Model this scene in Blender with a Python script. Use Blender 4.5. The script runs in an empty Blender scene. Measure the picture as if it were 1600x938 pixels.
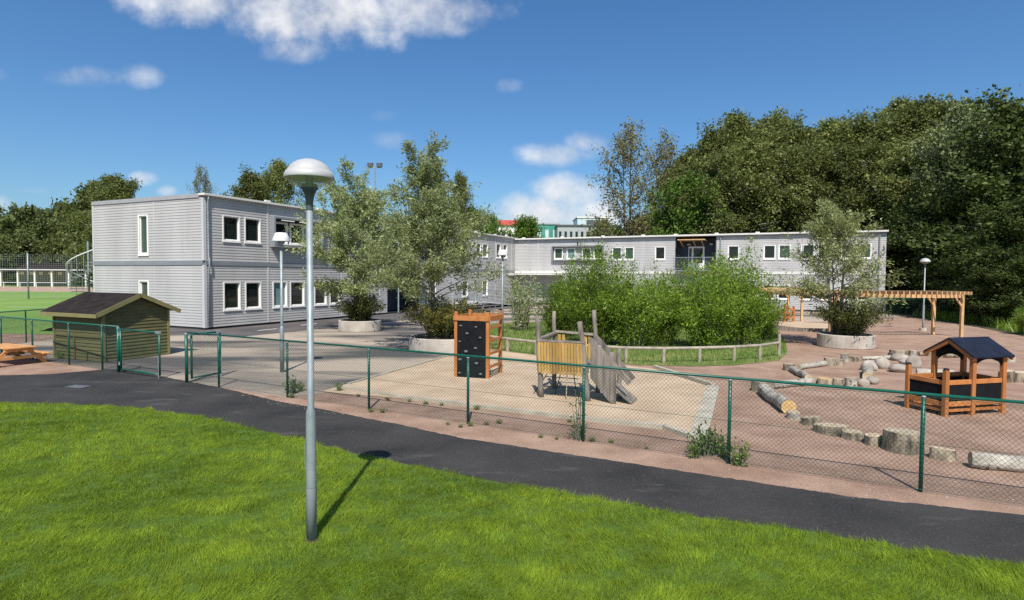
import bpy, math, random
import numpy as np
from mathutils import Vector, Matrix
R = math.radians
random.seed(7)
scene = bpy.context.scene
col = scene.collection

# ------------------------------------------------------------------ camera, sky, sun, exposure
CAM_H, FPX, PW, PH = 2.7, 930.0, 1600.0, 938.0
PITCH, ROLL = R(-2.28), R(0.4)
cf = Vector((0, math.cos(PITCH), math.sin(PITCH)))
cu0 = Vector((0, -math.sin(PITCH), math.cos(PITCH))); cr0 = Vector((1, 0, 0))
cr = cr0 * math.cos(ROLL) + cu0 * math.sin(ROLL)
cu = -cr0 * math.sin(ROLL) + cu0 * math.cos(ROLL)
cam_d = bpy.data.cameras.new('camera'); cam = bpy.data.objects.new('camera', cam_d); col.objects.link(cam)
cam_d.sensor_width = 36.0; cam_d.sensor_fit = 'HORIZONTAL'; cam_d.lens = 36.0 * FPX / PW
cam_d.clip_start = 0.1; cam_d.clip_end = 3000
m = Matrix((cr, cu, -cf)).transposed().to_4x4(); m.translation = Vector((0, 0, CAM_H)); cam.matrix_world = m
scene.camera = cam

SUN_EL, SUN_AZ = R(52), R(179.6)           # azimuth clockwise from +Y: the sun stands behind the camera
w = bpy.data.worlds.new('World'); scene.world = w; w.use_nodes = True
wn, wl = w.node_tree.nodes, w.node_tree.links
wn.clear()
def N(t, **k):
    n = wn.new(t)
    for a, b in k.items(): setattr(n, a, b)
    return n
def val(nd, i, v): nd.inputs[i].default_value = v
sky = N('ShaderNodeTexSky', sky_type='NISHITA'); sky.sun_disc = False
sky.sun_elevation = SUN_EL; sky.sun_rotation = SUN_AZ; sky.altitude = 50; sky.air_density = 1.0; sky.dust_density = 1.4; sky.ozone_density = 3.0
tc = N('ShaderNodeTexCoord'); sep = N('ShaderNodeSeparateXYZ'); wl.new(tc.outputs['Generated'], sep.inputs[0])
def math_n(op, a, b=None, clamp=False):
    n = N('ShaderNodeMath', operation=op); n.use_clamp = clamp
    for i, x in enumerate((a, b)):
        if x is None: continue
        if isinstance(x, (int, float)): n.inputs[i].default_value = x
        else: wl.new(x, n.inputs[i])
    return n.outputs[0]
ysafe = math_n('MAXIMUM', sep.outputs[1], 0.05)
U = math_n('DIVIDE', sep.outputs[0], ysafe); V = math_n('DIVIDE', sep.outputs[2], ysafe)
comb = N('ShaderNodeCombineXYZ'); wl.new(U, comb.inputs[0]); wl.new(V, comb.inputs[1])
def noise(vec, scale, detail=8, rough=.55):
    n = N('ShaderNodeTexNoise'); wl.new(vec, n.inputs['Vector']); val(n, 'Scale', scale); val(n, 'Detail', detail); val(n, 'Roughness', rough)
    return n.outputs[0]
n1 = noise(comb.outputs[0], 7, 9, .6); n2 = noise(comb.outputs[0], 22, 6, .6)
fb = math_n('ADD', math_n('MULTIPLY', math_n('SUBTRACT', n1, .5), 2.6), math_n('MULTIPLY', math_n('SUBTRACT', n2, .5), .7))
# clouds standing over the school: centre (u, v), half width, half height, strength
clouds = [(-.33, .43, .20, .066, 1.15), (-.52, .45, .14, .05, 1.0), (-.08, .435, .06, .03, .7), (-.15, .44, .16, .05, .9), (-.36, .375, .07, .03, .75), (-.71, .325, .08, .024, .62), (-.62, .328, .045, .022, .55),
          (.075, .203, .085, .024, .85), (.13, .222, .06, .028, .8), (.05, .10, .13, .05, 1.15), (.095, .14, .085, .04, 1.0), (-.01, .085, .09, .03, .85), (.14, .10, .08, .05, .9), (-.005, .315, .03, .016, .5),
          (-.215, .265, .03, .012, .25), (-.615, .16, .028, .014, .75), (-.575, .138, .022, .012, .7), (-.80, .138, .035, .009, .35), (-.86, .328, .03, .014, .3), (-.86, .115, .03, .02, .5),
          (-.2, .225, .05, .02, .45), (1.35, .3, .2, .05, .9), (1.7, .5, .25, .06, .8), (-1.4, .4, .22, .06, .9), (-1.9, .22, .2, .05, .8)]
dens = None
for (cx, cy, a, b, s) in clouds:
    du = math_n('DIVIDE', math_n('SUBTRACT', U, cx), a); dv = math_n('DIVIDE', math_n('SUBTRACT', V, cy), b)
    r2 = math_n('ADD', math_n('MULTIPLY', du, du), math_n('MULTIPLY', dv, dv))
    d = math_n('MULTIPLY', math_n('SUBTRACT', math_n('ADD', 1.0, math_n('MULTIPLY', fb, 1.25)), r2), s * .75)
    d = math_n('MINIMUM', d, s)
    dens = d if dens is None else math_n('MAXIMUM', dens, d)
front = math_n('GREATER_THAN', sep.outputs[1], 0.06)
dens = math_n('MULTIPLY', dens, front)
n3 = noise(tc.outputs['Generated'], 3.2, 8, .55)
back = math_n('MULTIPLY', math_n('SUBTRACT', n3, .58), math_n('SUBTRACT', 1.0, front)); back = math_n('MULTIPLY', back, 7.0)
dens = math_n('MAXIMUM', dens, back)
dens = math_n('MULTIPLY', dens, 1.0, True)
dm = N('ShaderNodeMapRange', interpolation_type='SMOOTHSTEP'); wl.new(dens, dm.inputs[0]); val(dm, 1, 0.0); val(dm, 2, 1.15)
hs = N('ShaderNodeHueSaturation'); val(hs, 'Saturation', 1.17); val(hs, 'Value', 1.0); wl.new(sky.outputs[0], hs.inputs['Color'])
tint = N('ShaderNodeMixRGB', blend_type='MULTIPLY'); val(tint, 0, 1.0); val(tint, 2, (1.06, 1.33, 1.5, 1)); wl.new(hs.outputs[0], tint.inputs[1])
cshade = N('ShaderNodeMapRange'); wl.new(n1, cshade.inputs[0]); val(cshade, 1, .32); val(cshade, 2, .62); val(cshade, 3, 7.6); val(cshade, 4, 10.6)
ccol = N('ShaderNodeCombineXYZ')
wl.new(math_n('MULTIPLY', cshade.outputs[0], .97), ccol.inputs[0]); wl.new(math_n('MULTIPLY', cshade.outputs[0], .985), ccol.inputs[1]); wl.new(math_n('MULTIPLY', cshade.outputs[0], 1.02), ccol.inputs[2])
mixc = N('ShaderNodeMixRGB'); wl.new(dm.outputs[0], mixc.inputs[0]); wl.new(tint.outputs[0], mixc.inputs[1]); wl.new(ccol.outputs[0], mixc.inputs[2])
bg = N('ShaderNodeBackground'); val(bg, 1, 0.078); wl.new(mixc.outputs[0], bg.inputs[0])
wo = N('ShaderNodeOutputWorld'); wl.new(bg.outputs[0], wo.inputs[0])

sun_d = bpy.data.lights.new('sun', 'SUN'); sun_d.energy = 5.0; sun_d.angle = R(0.53); sun_d.color = (1, .955, .88)
sun = bpy.data.objects.new('sun', sun_d); col.objects.link(sun)
to_sun = Vector((math.sin(SUN_AZ) * math.cos(SUN_EL), math.cos(SUN_AZ) * math.cos(SUN_EL), math.sin(SUN_EL)))
sun.rotation_euler = to_sun.to_track_quat('Z', 'Y').to_euler(); sun.location = (0, -30, 40)
vs = scene.view_settings; vs.view_transform = 'Standard'; vs.look = 'None'; vs.gamma = 1; vs.exposure = 0.2
scene.cycles.use_denoising = False; scene.cycles.max_bounces = 6; scene.cycles.transparent_max_bounces = 12
try: scene.cycles.denoiser = 'OPENIMAGEDENOISE'
except Exception: pass

# ------------------------------------------------------------------ pixel -> place
def ray(px, py): return cf + cr * ((px - PW / 2) / FPX) - cu * ((py - PH / 2) / FPX)
def G(px, py, z=0.0):
    d = ray(px, py); return Vector((0, 0, CAM_H)) + d * ((z - CAM_H) / d.z)
def g2(px, py): p = G(px, py); return (p.x, p.y)
def at_depth(px, py, dep): d = ray(px, py); return Vector((0, 0, CAM_H)) + d * (dep / d.y)

# ------------------------------------------------------------------ materials
MATS = {}
def mat(name, c, rough=.8, c2=None, scale=6.0, detail=6, bump=0.0, bscale=None, metal=0.0, spec=.4, obj_var=0.0, stretch=None, contrast=(.35, .65), speck=None, wear=None):
    """noise-mixed principled material; c2 = second colour, speck=(colour, scale, threshold)"""
    m = bpy.data.materials.new(name); m.use_nodes = True; nt = m.node_tree; n, l = nt.nodes, nt.links
    b = n['Principled BSDF']; b.inputs['Roughness'].default_value = rough; b.inputs['Metallic'].default_value = metal
    b.inputs['Specular IOR Level'].default_value = spec
    c = tuple(c) + (1,); c2 = tuple(c2) + (1,) if c2 else tuple(min(1, x * 1.18) for x in c[:3]) + (1,)
    t = n.new('ShaderNodeTexCoord'); vec = t.outputs['Object']
    if stretch:
        mp = n.new('ShaderNodeMapping'); mp.inputs['Scale'].default_value = stretch; l.new(vec, mp.inputs[0]); vec = mp.outputs[0]
    no = n.new('ShaderNodeTexNoise'); no.inputs['Scale'].default_value = scale; no.inputs['Detail'].default_value = detail; l.new(vec, no.inputs['Vector'])
    mr = n.new('ShaderNodeMapRange'); mr.inputs[1].default_value, mr.inputs[2].default_value = contrast; l.new(no.outputs[0], mr.inputs[0])
    mx = n.new('ShaderNodeMixRGB'); mx.inputs[1].default_value = c; mx.inputs[2].default_value = c2; l.new(mr.outputs[0], mx.inputs[0])
    out = mx.outputs[0]
    if speck:
        sn = n.new('ShaderNodeTexNoise'); sn.inputs['Scale'].default_value = speck[1]; sn.inputs['Detail'].default_value = 3; l.new(t.outputs['Object'], sn.inputs['Vector'])
        sr = n.new('ShaderNodeMapRange'); sr.inputs[1].default_value = speck[2]; sr.inputs[2].default_value = speck[2] + .08; l.new(sn.outputs[0], sr.inputs[0])
        m2 = n.new('ShaderNodeMixRGB'); m2.inputs[2].default_value = tuple(speck[0]) + (1,); l.new(out, m2.inputs[1]); l.new(sr.outputs[0], m2.inputs[0]); out = m2.outputs[0]
    if wear:                                   # (colour, scale, threshold, stretch): worn patches with a shape of their own
        wm = n.new('ShaderNodeMapping'); wm.inputs['Scale'].default_value = wear[3]; l.new(t.outputs['Object'], wm.inputs[0])
        wn2 = n.new('ShaderNodeTexNoise'); wn2.inputs['Scale'].default_value = wear[1]; wn2.inputs['Detail'].default_value = 9; wn2.inputs['Roughness'].default_value = .65; l.new(wm.outputs[0], wn2.inputs['Vector'])
        wr2 = n.new('ShaderNodeMapRange'); wr2.inputs[1].default_value = wear[2]; wr2.inputs[2].default_value = wear[2] + .16; wr2.inputs[4].default_value = .75; l.new(wn2.outputs[0], wr2.inputs[0])
        m3 = n.new('ShaderNodeMixRGB'); m3.inputs[2].default_value = tuple(wear[0]) + (1,); l.new(out, m3.inputs[1]); l.new(wr2.outputs[0], m3.inputs[0]); out = m3.outputs[0]
    if obj_var:
        oi = n.new('ShaderNodeObjectInfo'); hv = n.new('ShaderNodeHueSaturation'); vr = n.new('ShaderNodeMapRange')
        vr.inputs[3].default_value, vr.inputs[4].default_value = 1 - obj_var, 1 + obj_var
        l.new(oi.outputs['Random'], vr.inputs[0]); l.new(vr.outputs[0], hv.inputs['Value']); l.new(out, hv.inputs['Color']); out = hv.outputs[0]
    l.new(out, b.inputs['Base Color'])
    if bump:
        bn = n.new('ShaderNodeTexNoise'); bn.inputs['Scale'].default_value = bscale or scale * 6; bn.inputs['Detail'].default_value = 4; l.new(vec, bn.inputs['Vector'])
        bp = n.new('ShaderNodeBump'); bp.inputs['Strength'].default_value = bump; bp.inputs['Distance'].default_value = .02
        l.new(bn.outputs[0], bp.inputs['Height']); l.new(bp.outputs[0], b.inputs['Normal'])
    MATS[name] = m; return m
def leafmat(name, dark, light, trans=.3, rough=.45, obj_var=.12):
    m = bpy.data.materials.new(name); m.use_nodes = True; nt = m.node_tree; n, l = nt.nodes, nt.links
    b = n['Principled BSDF']; b.inputs['Roughness'].default_value = rough; b.inputs['Specular IOR Level'].default_value = .2
    a = n.new('ShaderNodeAttribute'); a.attribute_name = 'v'
    mx = n.new('ShaderNodeMixRGB'); mx.inputs[1].default_value = tuple(dark) + (1,); mx.inputs[2].default_value = tuple(light) + (1,); l.new(a.outputs['Fac'], mx.inputs[0])
    oi = n.new('ShaderNodeObjectInfo'); hv = n.new('ShaderNodeHueSaturation'); vr = n.new('ShaderNodeMapRange')
    vr.inputs[3].default_value, vr.inputs[4].default_value = 1 - obj_var, 1 + obj_var
    l.new(oi.outputs['Random'], vr.inputs[0]); l.new(vr.outputs[0], hv.inputs['Value']); l.new(mx.outputs[0], hv.inputs['Color'])
    l.new(hv.outputs[0], b.inputs['Base Color'])
    tr = n.new('ShaderNodeBsdfTranslucent'); l.new(hv.outputs[0], tr.inputs[0])
    ms = n.new('ShaderNodeMixShader'); ms.inputs[0].default_value = trans; l.new(b.outputs[0], ms.inputs[1]); l.new(tr.outputs[0], ms.inputs[2])
    l.new(ms.outputs[0], n['Material Output'].inputs[0]); MATS[name] = m; return m
def glassmat(name, c, rough=.03):
    m = mat(name, c, rough, spec=.5); return m

mat('gravel', (.245, .148, .10), .95, (.365, .235, .168), 1.4, 10, .8, 60, speck=((.50, .38, .30), 45, .60), wear=((.40, .29, .205), .16, .54, (1, 1, 1)))
mat('path_asphalt', (.027, .026, .0255), .92, (.064, .060, .057), .8, 10, .6, 90, contrast=(.3, .85), speck=((.105, .10, .095), 60, .61), wear=((.12, .113, .107), 1.1, .57, (.45, 1.4, 1)), spec=.2)
mat('yard_asphalt', (.075, .07, .068), .92, (.40, .325, .25), .26, 7, .3, 80, contrast=(.41, .57), stretch=(.5, 1.5, 1), speck=((.2, .17, .15), 120, .62))
mat('dark_asphalt', (.07, .065, .065), .9, (.12, .105, .1), .6, 8, .3, 90, speck=((.16, .15, .14), 130, .62))
mat('sand', (.41, .30, .20), .95, (.51, .39, .268), 1.2, 10, 1.0, 9, wear=((.36, .265, .18), .5, .58, (1, 1, 1)))
mat('lawn_soil', (.055, .10, .010), .95, (.085, .14, .018), 2.0, 6, .5, 60)
mat('field_grass', (.13, .24, .035), .9, (.19, .29, .06), .12, 6, .3, 20)
mat('track', (.36, .22, .16), .95, (.45, .29, .22), .5, 6, .2, 30)
mat('island_grass', (.09, .15, .025), .95, (.22, .22, .07), .9, 8, .6, 35)
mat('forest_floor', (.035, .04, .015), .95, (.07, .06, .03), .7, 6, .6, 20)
mat('sand_edge', (.33, .30, .23), .9, (.45, .41, .32), 3, 6, .3, 30)
mat('cladding', (.40, .387, .372), .55, (.465, .452, .436), .8, 8, 0, stretch=(1, 1, .25), wear=((.38, .365, .34), .7, .6, (1.5, 1.5, .25)))
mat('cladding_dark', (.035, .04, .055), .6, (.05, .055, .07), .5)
mat('band', (.20, .215, .23), .5, (.24, .25, .265), .5)
mat('trim_white', (.78, .76, .72), .5, (.84, .82, .78), .8)
mat('trim_grey', (.48, .475, .475), .5, (.53, .52, .52), 1)
mat('coping', (.62, .60, .56), .5, (.70, .68, .63), .6)
glassmat('pane', (.012, .016, .015)); glassmat('pane_curtain', (.14, .24, .22)); glassmat('pane_green', (.04, .07, .045))
mat('interior', (.02, .02, .02), .9)
mat('plinth', (.03, .03, .03), .9)
mat('roof_felt', (.018, .014, .013), .97, (.032, .026, .024), 3, bump=.3, spec=.08)
mat('roof_metal', (.30, .30, .31), .6)
mat('galvanised', (.24, .275, .28), .5, (.34, .375, .38), 5, 8, .05, 60, metal=.3)
mat('galv_paint', (.25, .265, .275), .5, (.28, .295, .3), 3)
mat('lamp_shade', (.43, .425, .41), .48, (.49, .485, .47), 3, metal=.1)
mat('lamp_white', (.60, .595, .58), .55)
mat('lamp_funnel', (.055, .075, .075), .4, (.08, .10, .10), 8)
m_diff = mat('lamp_diffuser', (.55, .58, .5), .1)
_n, _l = m_diff.node_tree.nodes, m_diff.node_tree.links; _t = _n.new('ShaderNodeBsdfTransparent'); _x = _n.new('ShaderNodeMixShader'); _x.inputs[0].default_value = .42
_l.new(_t.outputs[0], _x.inputs[1]); _l.new(_n['Principled BSDF'].outputs[0], _x.inputs[2]); _l.new(_x.outputs[0], _n['Material Output'].inputs[0])
mat('fence_green', (.005, .085, .055), .35, (.008, .105, .07), 8, obj_var=.1)
mat('wire', (.012, .045, .034), .45)
mat('wire_grey', (.25, .27, .27), .5)
mat('shed_wood', (.10, .095, .036), .75, (.135, .125, .05), 3, 6, .25, 30, obj_var=.1, stretch=(.4, 1, 4))
mat('shed_trim', (.185, .168, .066), .7, (.22, .20, .085), 4, obj_var=.06)
mat('wood_orange', (.36, .13, .034), .6, (.47, .185, .055), 5, 6, .15, 40, obj_var=.12, stretch=(1, 1, .25))
mat('wood_table', (.52, .245, .08), .6, (.62, .32, .12), 5, 6, .15, 40, obj_var=.12)
mat('wood_pergola', (.50, .295, .135), .65, (.60, .385, .195), 5, 6, .15, 40, obj_var=.12)
mat('wood_grey', (.12, .10, .085), .85, (.25, .215, .18), 9, 8, .5, 50, obj_var=.15, stretch=(1, 1, .12))
mat('wood_yellow', (.34, .20, .05), .75, (.48, .30, .09), 7, 7, .3, 50, obj_var=.16, stretch=(1, 1, .15))
mat('rail_wood', (.26, .225, .17), .85, (.38, .33, .255), 5, 6, .3, 40, obj_var=.1)
mat('panel_black', (.006, .0065, .008), .75, (.010, .011, .013), 5, spec=.15)
mat('roof_navy', (.007, .010, .020), .6, (.011, .015, .030), 5, bump=.15, spec=.25)
mat('cap_black', (.012, .012, .012), .5)
mat('hold', (.12, .12, .12), .5)
mat('rope', (.30, .26, .18), .9)
mat('bark', (.045, .035, .025), .95, (.34, .28, .20), 7, 9, 1.0, 26, obj_var=.2, stretch=(1, 1, .35))
mat('bark_pale', (.23, .205, .165), .95, (.46, .42, .355), 5, 9, .9, 24, obj_var=.15, stretch=(.5, 1, 1), speck=((.07, .055, .04), 9, .6))
mat('cut_wood', (.36, .27, .16), .9, (.55, .47, .35), 8, 7, .4, 40, obj_var=.2)
mat('cut_tan', (.48, .30, .11), .9, (.58, .40, .18), 10, 7, .3, 40, obj_var=.1)
mat('boulder', (.27, .225, .185), .9, (.43, .38, .32), 3, 8, .6, 18, obj_var=.16)
mat('concrete', (.35, .305, .255), .9, (.48, .43, .365), 2, 8, .35, 30)
mat('stone_bits', (.16, .11, .085), .95, (.55, .45, .38), 30, 3)
mat('soil', (.04, .03, .02), .95, (.07, .05, .03), 5, bump=.5)
mat('trunk_birch', (.30, .28, .25), .9, (.62, .60, .56), 2.2, 8, .4, 14, stretch=(1, 1, .5), speck=((.04, .035, .03), 4, .6))
mat('trunk_brown', (.09, .075, .055), .95, (.16, .135, .10), 4, 8, .6, 20)
mat('twig_grey', (.16, .15, .11), .9, (.26, .24, .18), 5)
leafmat('leaf_willow', (.18, .23, .065), (.52, .56, .28), .4, .45)
leafmat('leaf_willow_grey', (.20, .235, .07), (.48, .51, .24), .38, .45)
leafmat('leaf_thicket', (.07, .14, .012), (.31, .42, .055), .42, .45, .24)
leafmat('leaf_shrub', (.08, .09, .015), (.28, .25, .06), .25)
leafmat('leaf_shrub_dark', (.045, .06, .01), (.17, .18, .045), .25)
leafmat('leaf_birch', (.08, .105, .024), (.285, .31, .09), .34, .45, .25)
leafmat('leaf_birch_loose', (.11, .11, .035), (.34, .31, .14), .32)
leafmat('leaf_dark', (.036, .06, .014), (.15, .195, .048), .3, .45, .28)
leafmat('leaf_maple', (.06, .125, .016), (.19, .29, .05), .32)
leafmat('leaf_far', (.06, .08, .022), (.17, .20, .06), .2)
leafmat('leaf_silver', (.10, .13, .045), (.30, .34, .15), .3)
leafmat('grass_blade', (.10, .185, .008), (.39, .49, .045), .45, .75, 0)
leafmat('weed_leaf', (.07, .14, .02), (.20, .30, .06), .3)
# lawn blades: broad light and dark patches of the turf itself
def patch(m, scale, lo, hi):
    n, l = m.node_tree.nodes, m.node_tree.links
    hv = [x for x in n if x.type == 'HUE_SAT'][0]; t = n.new('ShaderNodeTexCoord')
    no = n.new('ShaderNodeTexNoise'); no.inputs['Scale'].default_value = scale; no.inputs['Detail'].default_value = 7; no.inputs['Roughness'].default_value = .65; l.new(t.outputs['Object'], no.inputs['Vector'])
    mr = n.new('ShaderNodeMapRange'); mr.inputs[1].default_value = .3; mr.inputs[2].default_value = .7; mr.inputs[3].default_value = lo; mr.inputs[4].default_value = hi
    l.new(no.outputs[0], mr.inputs[0]); l.new(mr.outputs[0], hv.inputs['Value'])
patch(MATS['grass_blade'], 2.6, .6, 1.28)

# ------------------------------------------------------------------ mesh helpers
class MB:
    def __init__(s): s.v = []; s.f = []
    def add(s, vs_, fs):
        o = len(s.v); s.v += [tuple(p) for p in vs_]; s.f += [tuple(i + o for i in f) for f in fs]; return s
    def box(s, x0, y0, z0, x1, y1, z1, mp=None):
        p = [(x0, y0, z0), (x1, y0, z0), (x1, y1, z0), (x0, y1, z0), (x0, y0, z1), (x1, y0, z1), (x1, y1, z1), (x0, y1, z1)]
        if mp: p = [mp(*q) for q in p]
        return s.add(p, [(0, 3, 2, 1), (4, 5, 6, 7), (0, 1, 5, 4), (1, 2, 6, 5), (2, 3, 7, 6), (3, 0, 4, 7)])
    def bar(s, p0, p1, wd, ht, up=(0, 0, 1)):
        """rectangular beam from p0 to p1, wd across, ht along up"""
        p0, p1 = Vector(p0), Vector(p1); d = (p1 - p0).normalized(); up = Vector(up)
        if abs(d.dot(up)) > .99: up = Vector((1, 0, 0))
        x = d.cross(up).normalized(); y = x.cross(d).normalized()
        q = []
        for p in (p0, p1):
            for a, b in ((-1, -1), (1, -1), (1, 1), (-1, 1)): q.append(p + x * a * wd / 2 + y * b * ht / 2)
        return s.add(q, [(3, 2, 1, 0), (4, 5, 6, 7), (0, 1, 5, 4), (1, 2, 6, 5), (2, 3, 7, 6), (3, 0, 4, 7)])
    def tube(s, pts, rad, n=8, caps=True, ell=None):
        pts = [Vector(p) for p in pts]; k = len(pts)
        if not hasattr(rad, '__len__'): rad = [rad] * k
        rings = []; x = None
        for i in range(k):
            d = (pts[min(i + 1, k - 1)] - pts[max(i - 1, 0)]).normalized()
            if x is None:
                a = Vector((0, 0, 1)) if abs(d.z) < .9 else Vector((1, 0, 0)); x = d.cross(a).normalized()
            else: x = (x - d * x.dot(d)).normalized()
            y = d.cross(x)
            rings += [pts[i] + (x * math.cos(2 * math.pi * j / n) + y * math.sin(2 * math.pi * j / n)) * rad[i] for j in range(n)]
        fs = [(i * n + j, i * n + (j + 1) % n, (i + 1) * n + (j + 1) % n, (i + 1) * n + j) for i in range(k - 1) for j in range(n)]
        if caps: fs += [tuple(range(n - 1, -1, -1)), tuple((k - 1) * n + j for j in range(n))]
        return s.add(rings, fs)
    def lathe(s, prof, n=24, cx=0, cy=0):
        k = len(prof)
        vs_ = [(cx + r * math.cos(2 * math.pi * j / n), cy + r * math.sin(2 * math.pi * j / n), z) for r, z in prof for j in range(n)]
        return s.add(vs_, [(i * n + j, i * n + (j + 1) % n, (i + 1) * n + (j + 1) % n, (i + 1) * n + j) for i in range(k - 1) for j in range(n)])
    def prism(s, poly, z0, z1):
        n = len(poly)
        return s.add([(x, y, z0) for x, y in poly] + [(x, y, z1) for x, y in poly],
                     [tuple(range(n - 1, -1, -1)), tuple(range(n, 2 * n))] + [(i, (i + 1) % n, n + (i + 1) % n, n + i) for i in range(n)])
    def build(s, name, material, parent=None, smooth=False, bevel=0):
        me = bpy.data.meshes.new(name); me.from_pydata(s.v, [], s.f); me.update()
        me.materials.append(MATS[material] if isinstance(material, str) else material)
        o = bpy.data.objects.new(name, me); col.objects.link(o)
        if parent: o.parent = parent
        if smooth: me.polygons.foreach_set('use_smooth', [True] * len(me.polygons))
        if bevel:
            b = o.modifiers.new('bevel', 'BEVEL'); b.width = bevel; b.segments = 1; b.limit_method = 'ANGLE'
        return o
def tag(o, label=None, cat=None, group=None, kind=None):
    if label: o['label'] = label
    if cat: o['category'] = cat
    if group: o['group'] = group
    if kind: o['kind'] = kind
    return o
def thing(name, label, cat, loc=(0, 0, 0), rz=0.0, group=None):
    o = bpy.data.objects.new(name, None); col.objects.link(o); o.location = loc; o.rotation_euler = (0, 0, rz); o.empty_display_size = .2
    return tag(o, label, cat, group)
def dup(o, parent=None, loc=None, rz=None, scale=None, label=None):
    c = o.copy(); col.objects.link(c); c.parent = parent
    if loc is not None: c.location = loc
    if rz is not None: c.rotation_euler = (0, 0, rz)
    if scale is not None: c.scale = scale if hasattr(scale, '__len__') else (scale,) * 3
    if label: c['label'] = label
    for ch in list(o.children): dup(ch, c)
    return c
def mesh_np(name, V_, F_, material, parent=None, attr=None, loops=4):
    me = bpy.data.meshes.new(name); nv, nf = len(V_), len(F_)
    me.vertices.add(nv); me.vertices.foreach_set('co', np.ascontiguousarray(V_, np.float32).ravel())
    me.loops.add(nf * loops); me.loops.foreach_set('vertex_index', np.ascontiguousarray(F_, np.int32).ravel())
    me.polygons.add(nf); me.polygons.foreach_set('loop_start', np.arange(0, nf * loops, loops, dtype=np.int32))
    try: me.polygons.foreach_set('loop_total', np.full(nf, loops, np.int32))
    except Exception: pass
    if attr is not None:
        a = me.attributes.new('v', 'FLOAT', 'FACE'); a.data.foreach_set('value', np.ascontiguousarray(attr, np.float32))
    me.update(calc_edges=True); me.materials.append(MATS[material])
    o = bpy.data.objects.new(name, me); col.objects.link(o)
    if parent: o.parent = parent
    return o
def sheet(name, poly, z, material, kind='structure'):
    b = MB(); b.add([(x, y, z) for x, y in poly], [tuple(range(len(poly)))])
    return tag(b.build(name, material), kind=kind)

# ------------------------------------------------------------------ the setting: ground sheets
A_ = R(25.5); D2 = Vector((math.sin(A_), math.cos(A_), 0)); D1 = Vector((-math.cos(A_), math.sin(A_), 0))
CA = Vector((-14.83, 28.68, 0)); CK = CA + D2 * 35.0                     # building corner and inner corner of the L
sheet('ground', [(-900, -60), (900, -60), (900, 1200), (-900, 1200)], 0, 'gravel')
lawn_edge_px = [(-500, 648), (-250, 634), (0, 631), (100, 632), (203, 637), (300, 650), (348, 658), (400, 672), (475, 689), (566, 713), (688, 737), (800, 759), (900, 774), (1000, 794), (1100, 811), (1260, 831), (1420, 860), (1600, 884), (1900, 925)]
lawn_edge = [g2(*p) for p in lawn_edge_px]
path_far_px = [(-700, 600), (-300, 592), (0, 587), (77, 585), (160, 578), (194, 577), (292, 596), (340, 605), (437, 628), (477, 635), (624, 664), (720, 685), (900, 712), (1100, 742), (1324, 776), (1600, 806), (1900, 838)]
path_far = [g2(*p) for p in path_far_px]
def densify(pts, n=6, jit=.0, seed=1):
    rr = random.Random(seed); out = []
    for a, b in zip(pts[:-1], pts[1:]):
        for i in range(n):
            t = i / n; out.append((a[0] + (b[0] - a[0]) * t + rr.uniform(-jit, jit), a[1] + (b[1] - a[1]) * t + rr.uniform(-jit, jit)))
    return out + [pts[-1]]
sheet('path', densify(path_far, 24, .02) + list(reversed(lawn_edge)), .006, 'path_asphalt')
sheet('lawn', lawn_edge + [(14, -10), (-30, -10), (-40, 8)], .010, 'lawn_soil')
FX, FY = Vector((-8.08, 14.72, 0)), Vector((5.21, 7.43, 0)); FD = (FY - FX).normalized()
def fence_pt(s): return FX + FD * s
fl = fence_pt(-12.2)
yard = [(-8.06, 14.76), g2(445, 621), g2(500, 616), g2(600, 584), g2(700, 556), g2(742, 540), g2(735, 520), g2(770, 506), g2(840, 503), g2(1000, 499), g2(1150, 499), g2(1215, 508), g2(1240, 504), g2(1320, 502), g2(1385, 498), (30, 44), (34, 52), (10, 66), (-30, 60), (-26, 37), (-18.9, 31), (-18.75, 21.4), (fl.x, fl.y), (-10.8, 16.25)]
sheet('yard', yard, .004, 'yard_asphalt')
apron = [(CA + D2 * s + (-D1) * o).to_2d()[:] for s, o in ((-1.2, 4.2), (10, 4.4), (22, 4.0), (34.6, 4.2))] + [(CK + D1 * -8 + D2 * -3).to_2d()[:], (CK + D1 * -8 + D2 * .5).to_2d()[:], (CK + D2 * .5).to_2d()[:], (CA + D1 * .3 + D2 * .3).to_2d()[:], (CA + D1 * 9 + D2 * -1.5).to_2d()[:], (CA + D1 * 6 + D2 * -4).to_2d()[:]]
sheet('asphalt_apron', densify(apron + [apron[0]], 8, .12, 3)[:-1], .008, 'dark_asphalt')
for i, (a, b) in enumerate((((403, 517), (433, 514)), ((470, 509), (495, 506)))):
    p, q = G(*a), G(*b); d = (q - p).normalized(); nn = Vector((-d.y, d.x, 0)) * .06
    sheet('parking_line', [(p - nn).to_2d()[:], (q - nn).to_2d()[:], (q + nn).to_2d()[:], (p + nn).to_2d()[:]], .012, 'trim_white')
sand_px = [(500, 613), (600, 583), (700, 557), (790, 549), (1023, 577), (1112, 606), (1088, 686), (1040, 671), (900, 656), (760, 639), (640, 624)]
sheet('sandpit', [g2(*p) for p in sand_px], .008, 'sand')
island_px = [(735, 520), (770, 507), (840, 504), (1000, 500), (1150, 500), (1212, 512), (1228, 535), (1230, 552), (1217, 564), (1150, 571), (1080, 573), (1000, 571), (900, 563), (800, 551), (742, 540)]
island = [g2(*p) for p in island_px]
sheet('island', island, .012, 'island_grass')
sheet('football_field', [(-120, 34), (-19.2, 26), (-20, 37), (-30, 62), (-45, 88), (-190, 82)], .008, 'field_grass')
sheet('running_track', [(-190, 82.1), (-45, 88.1), (-30, 62.2), (-22, 60), (-20, 118), (-210, 114)], .004, 'track')
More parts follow.
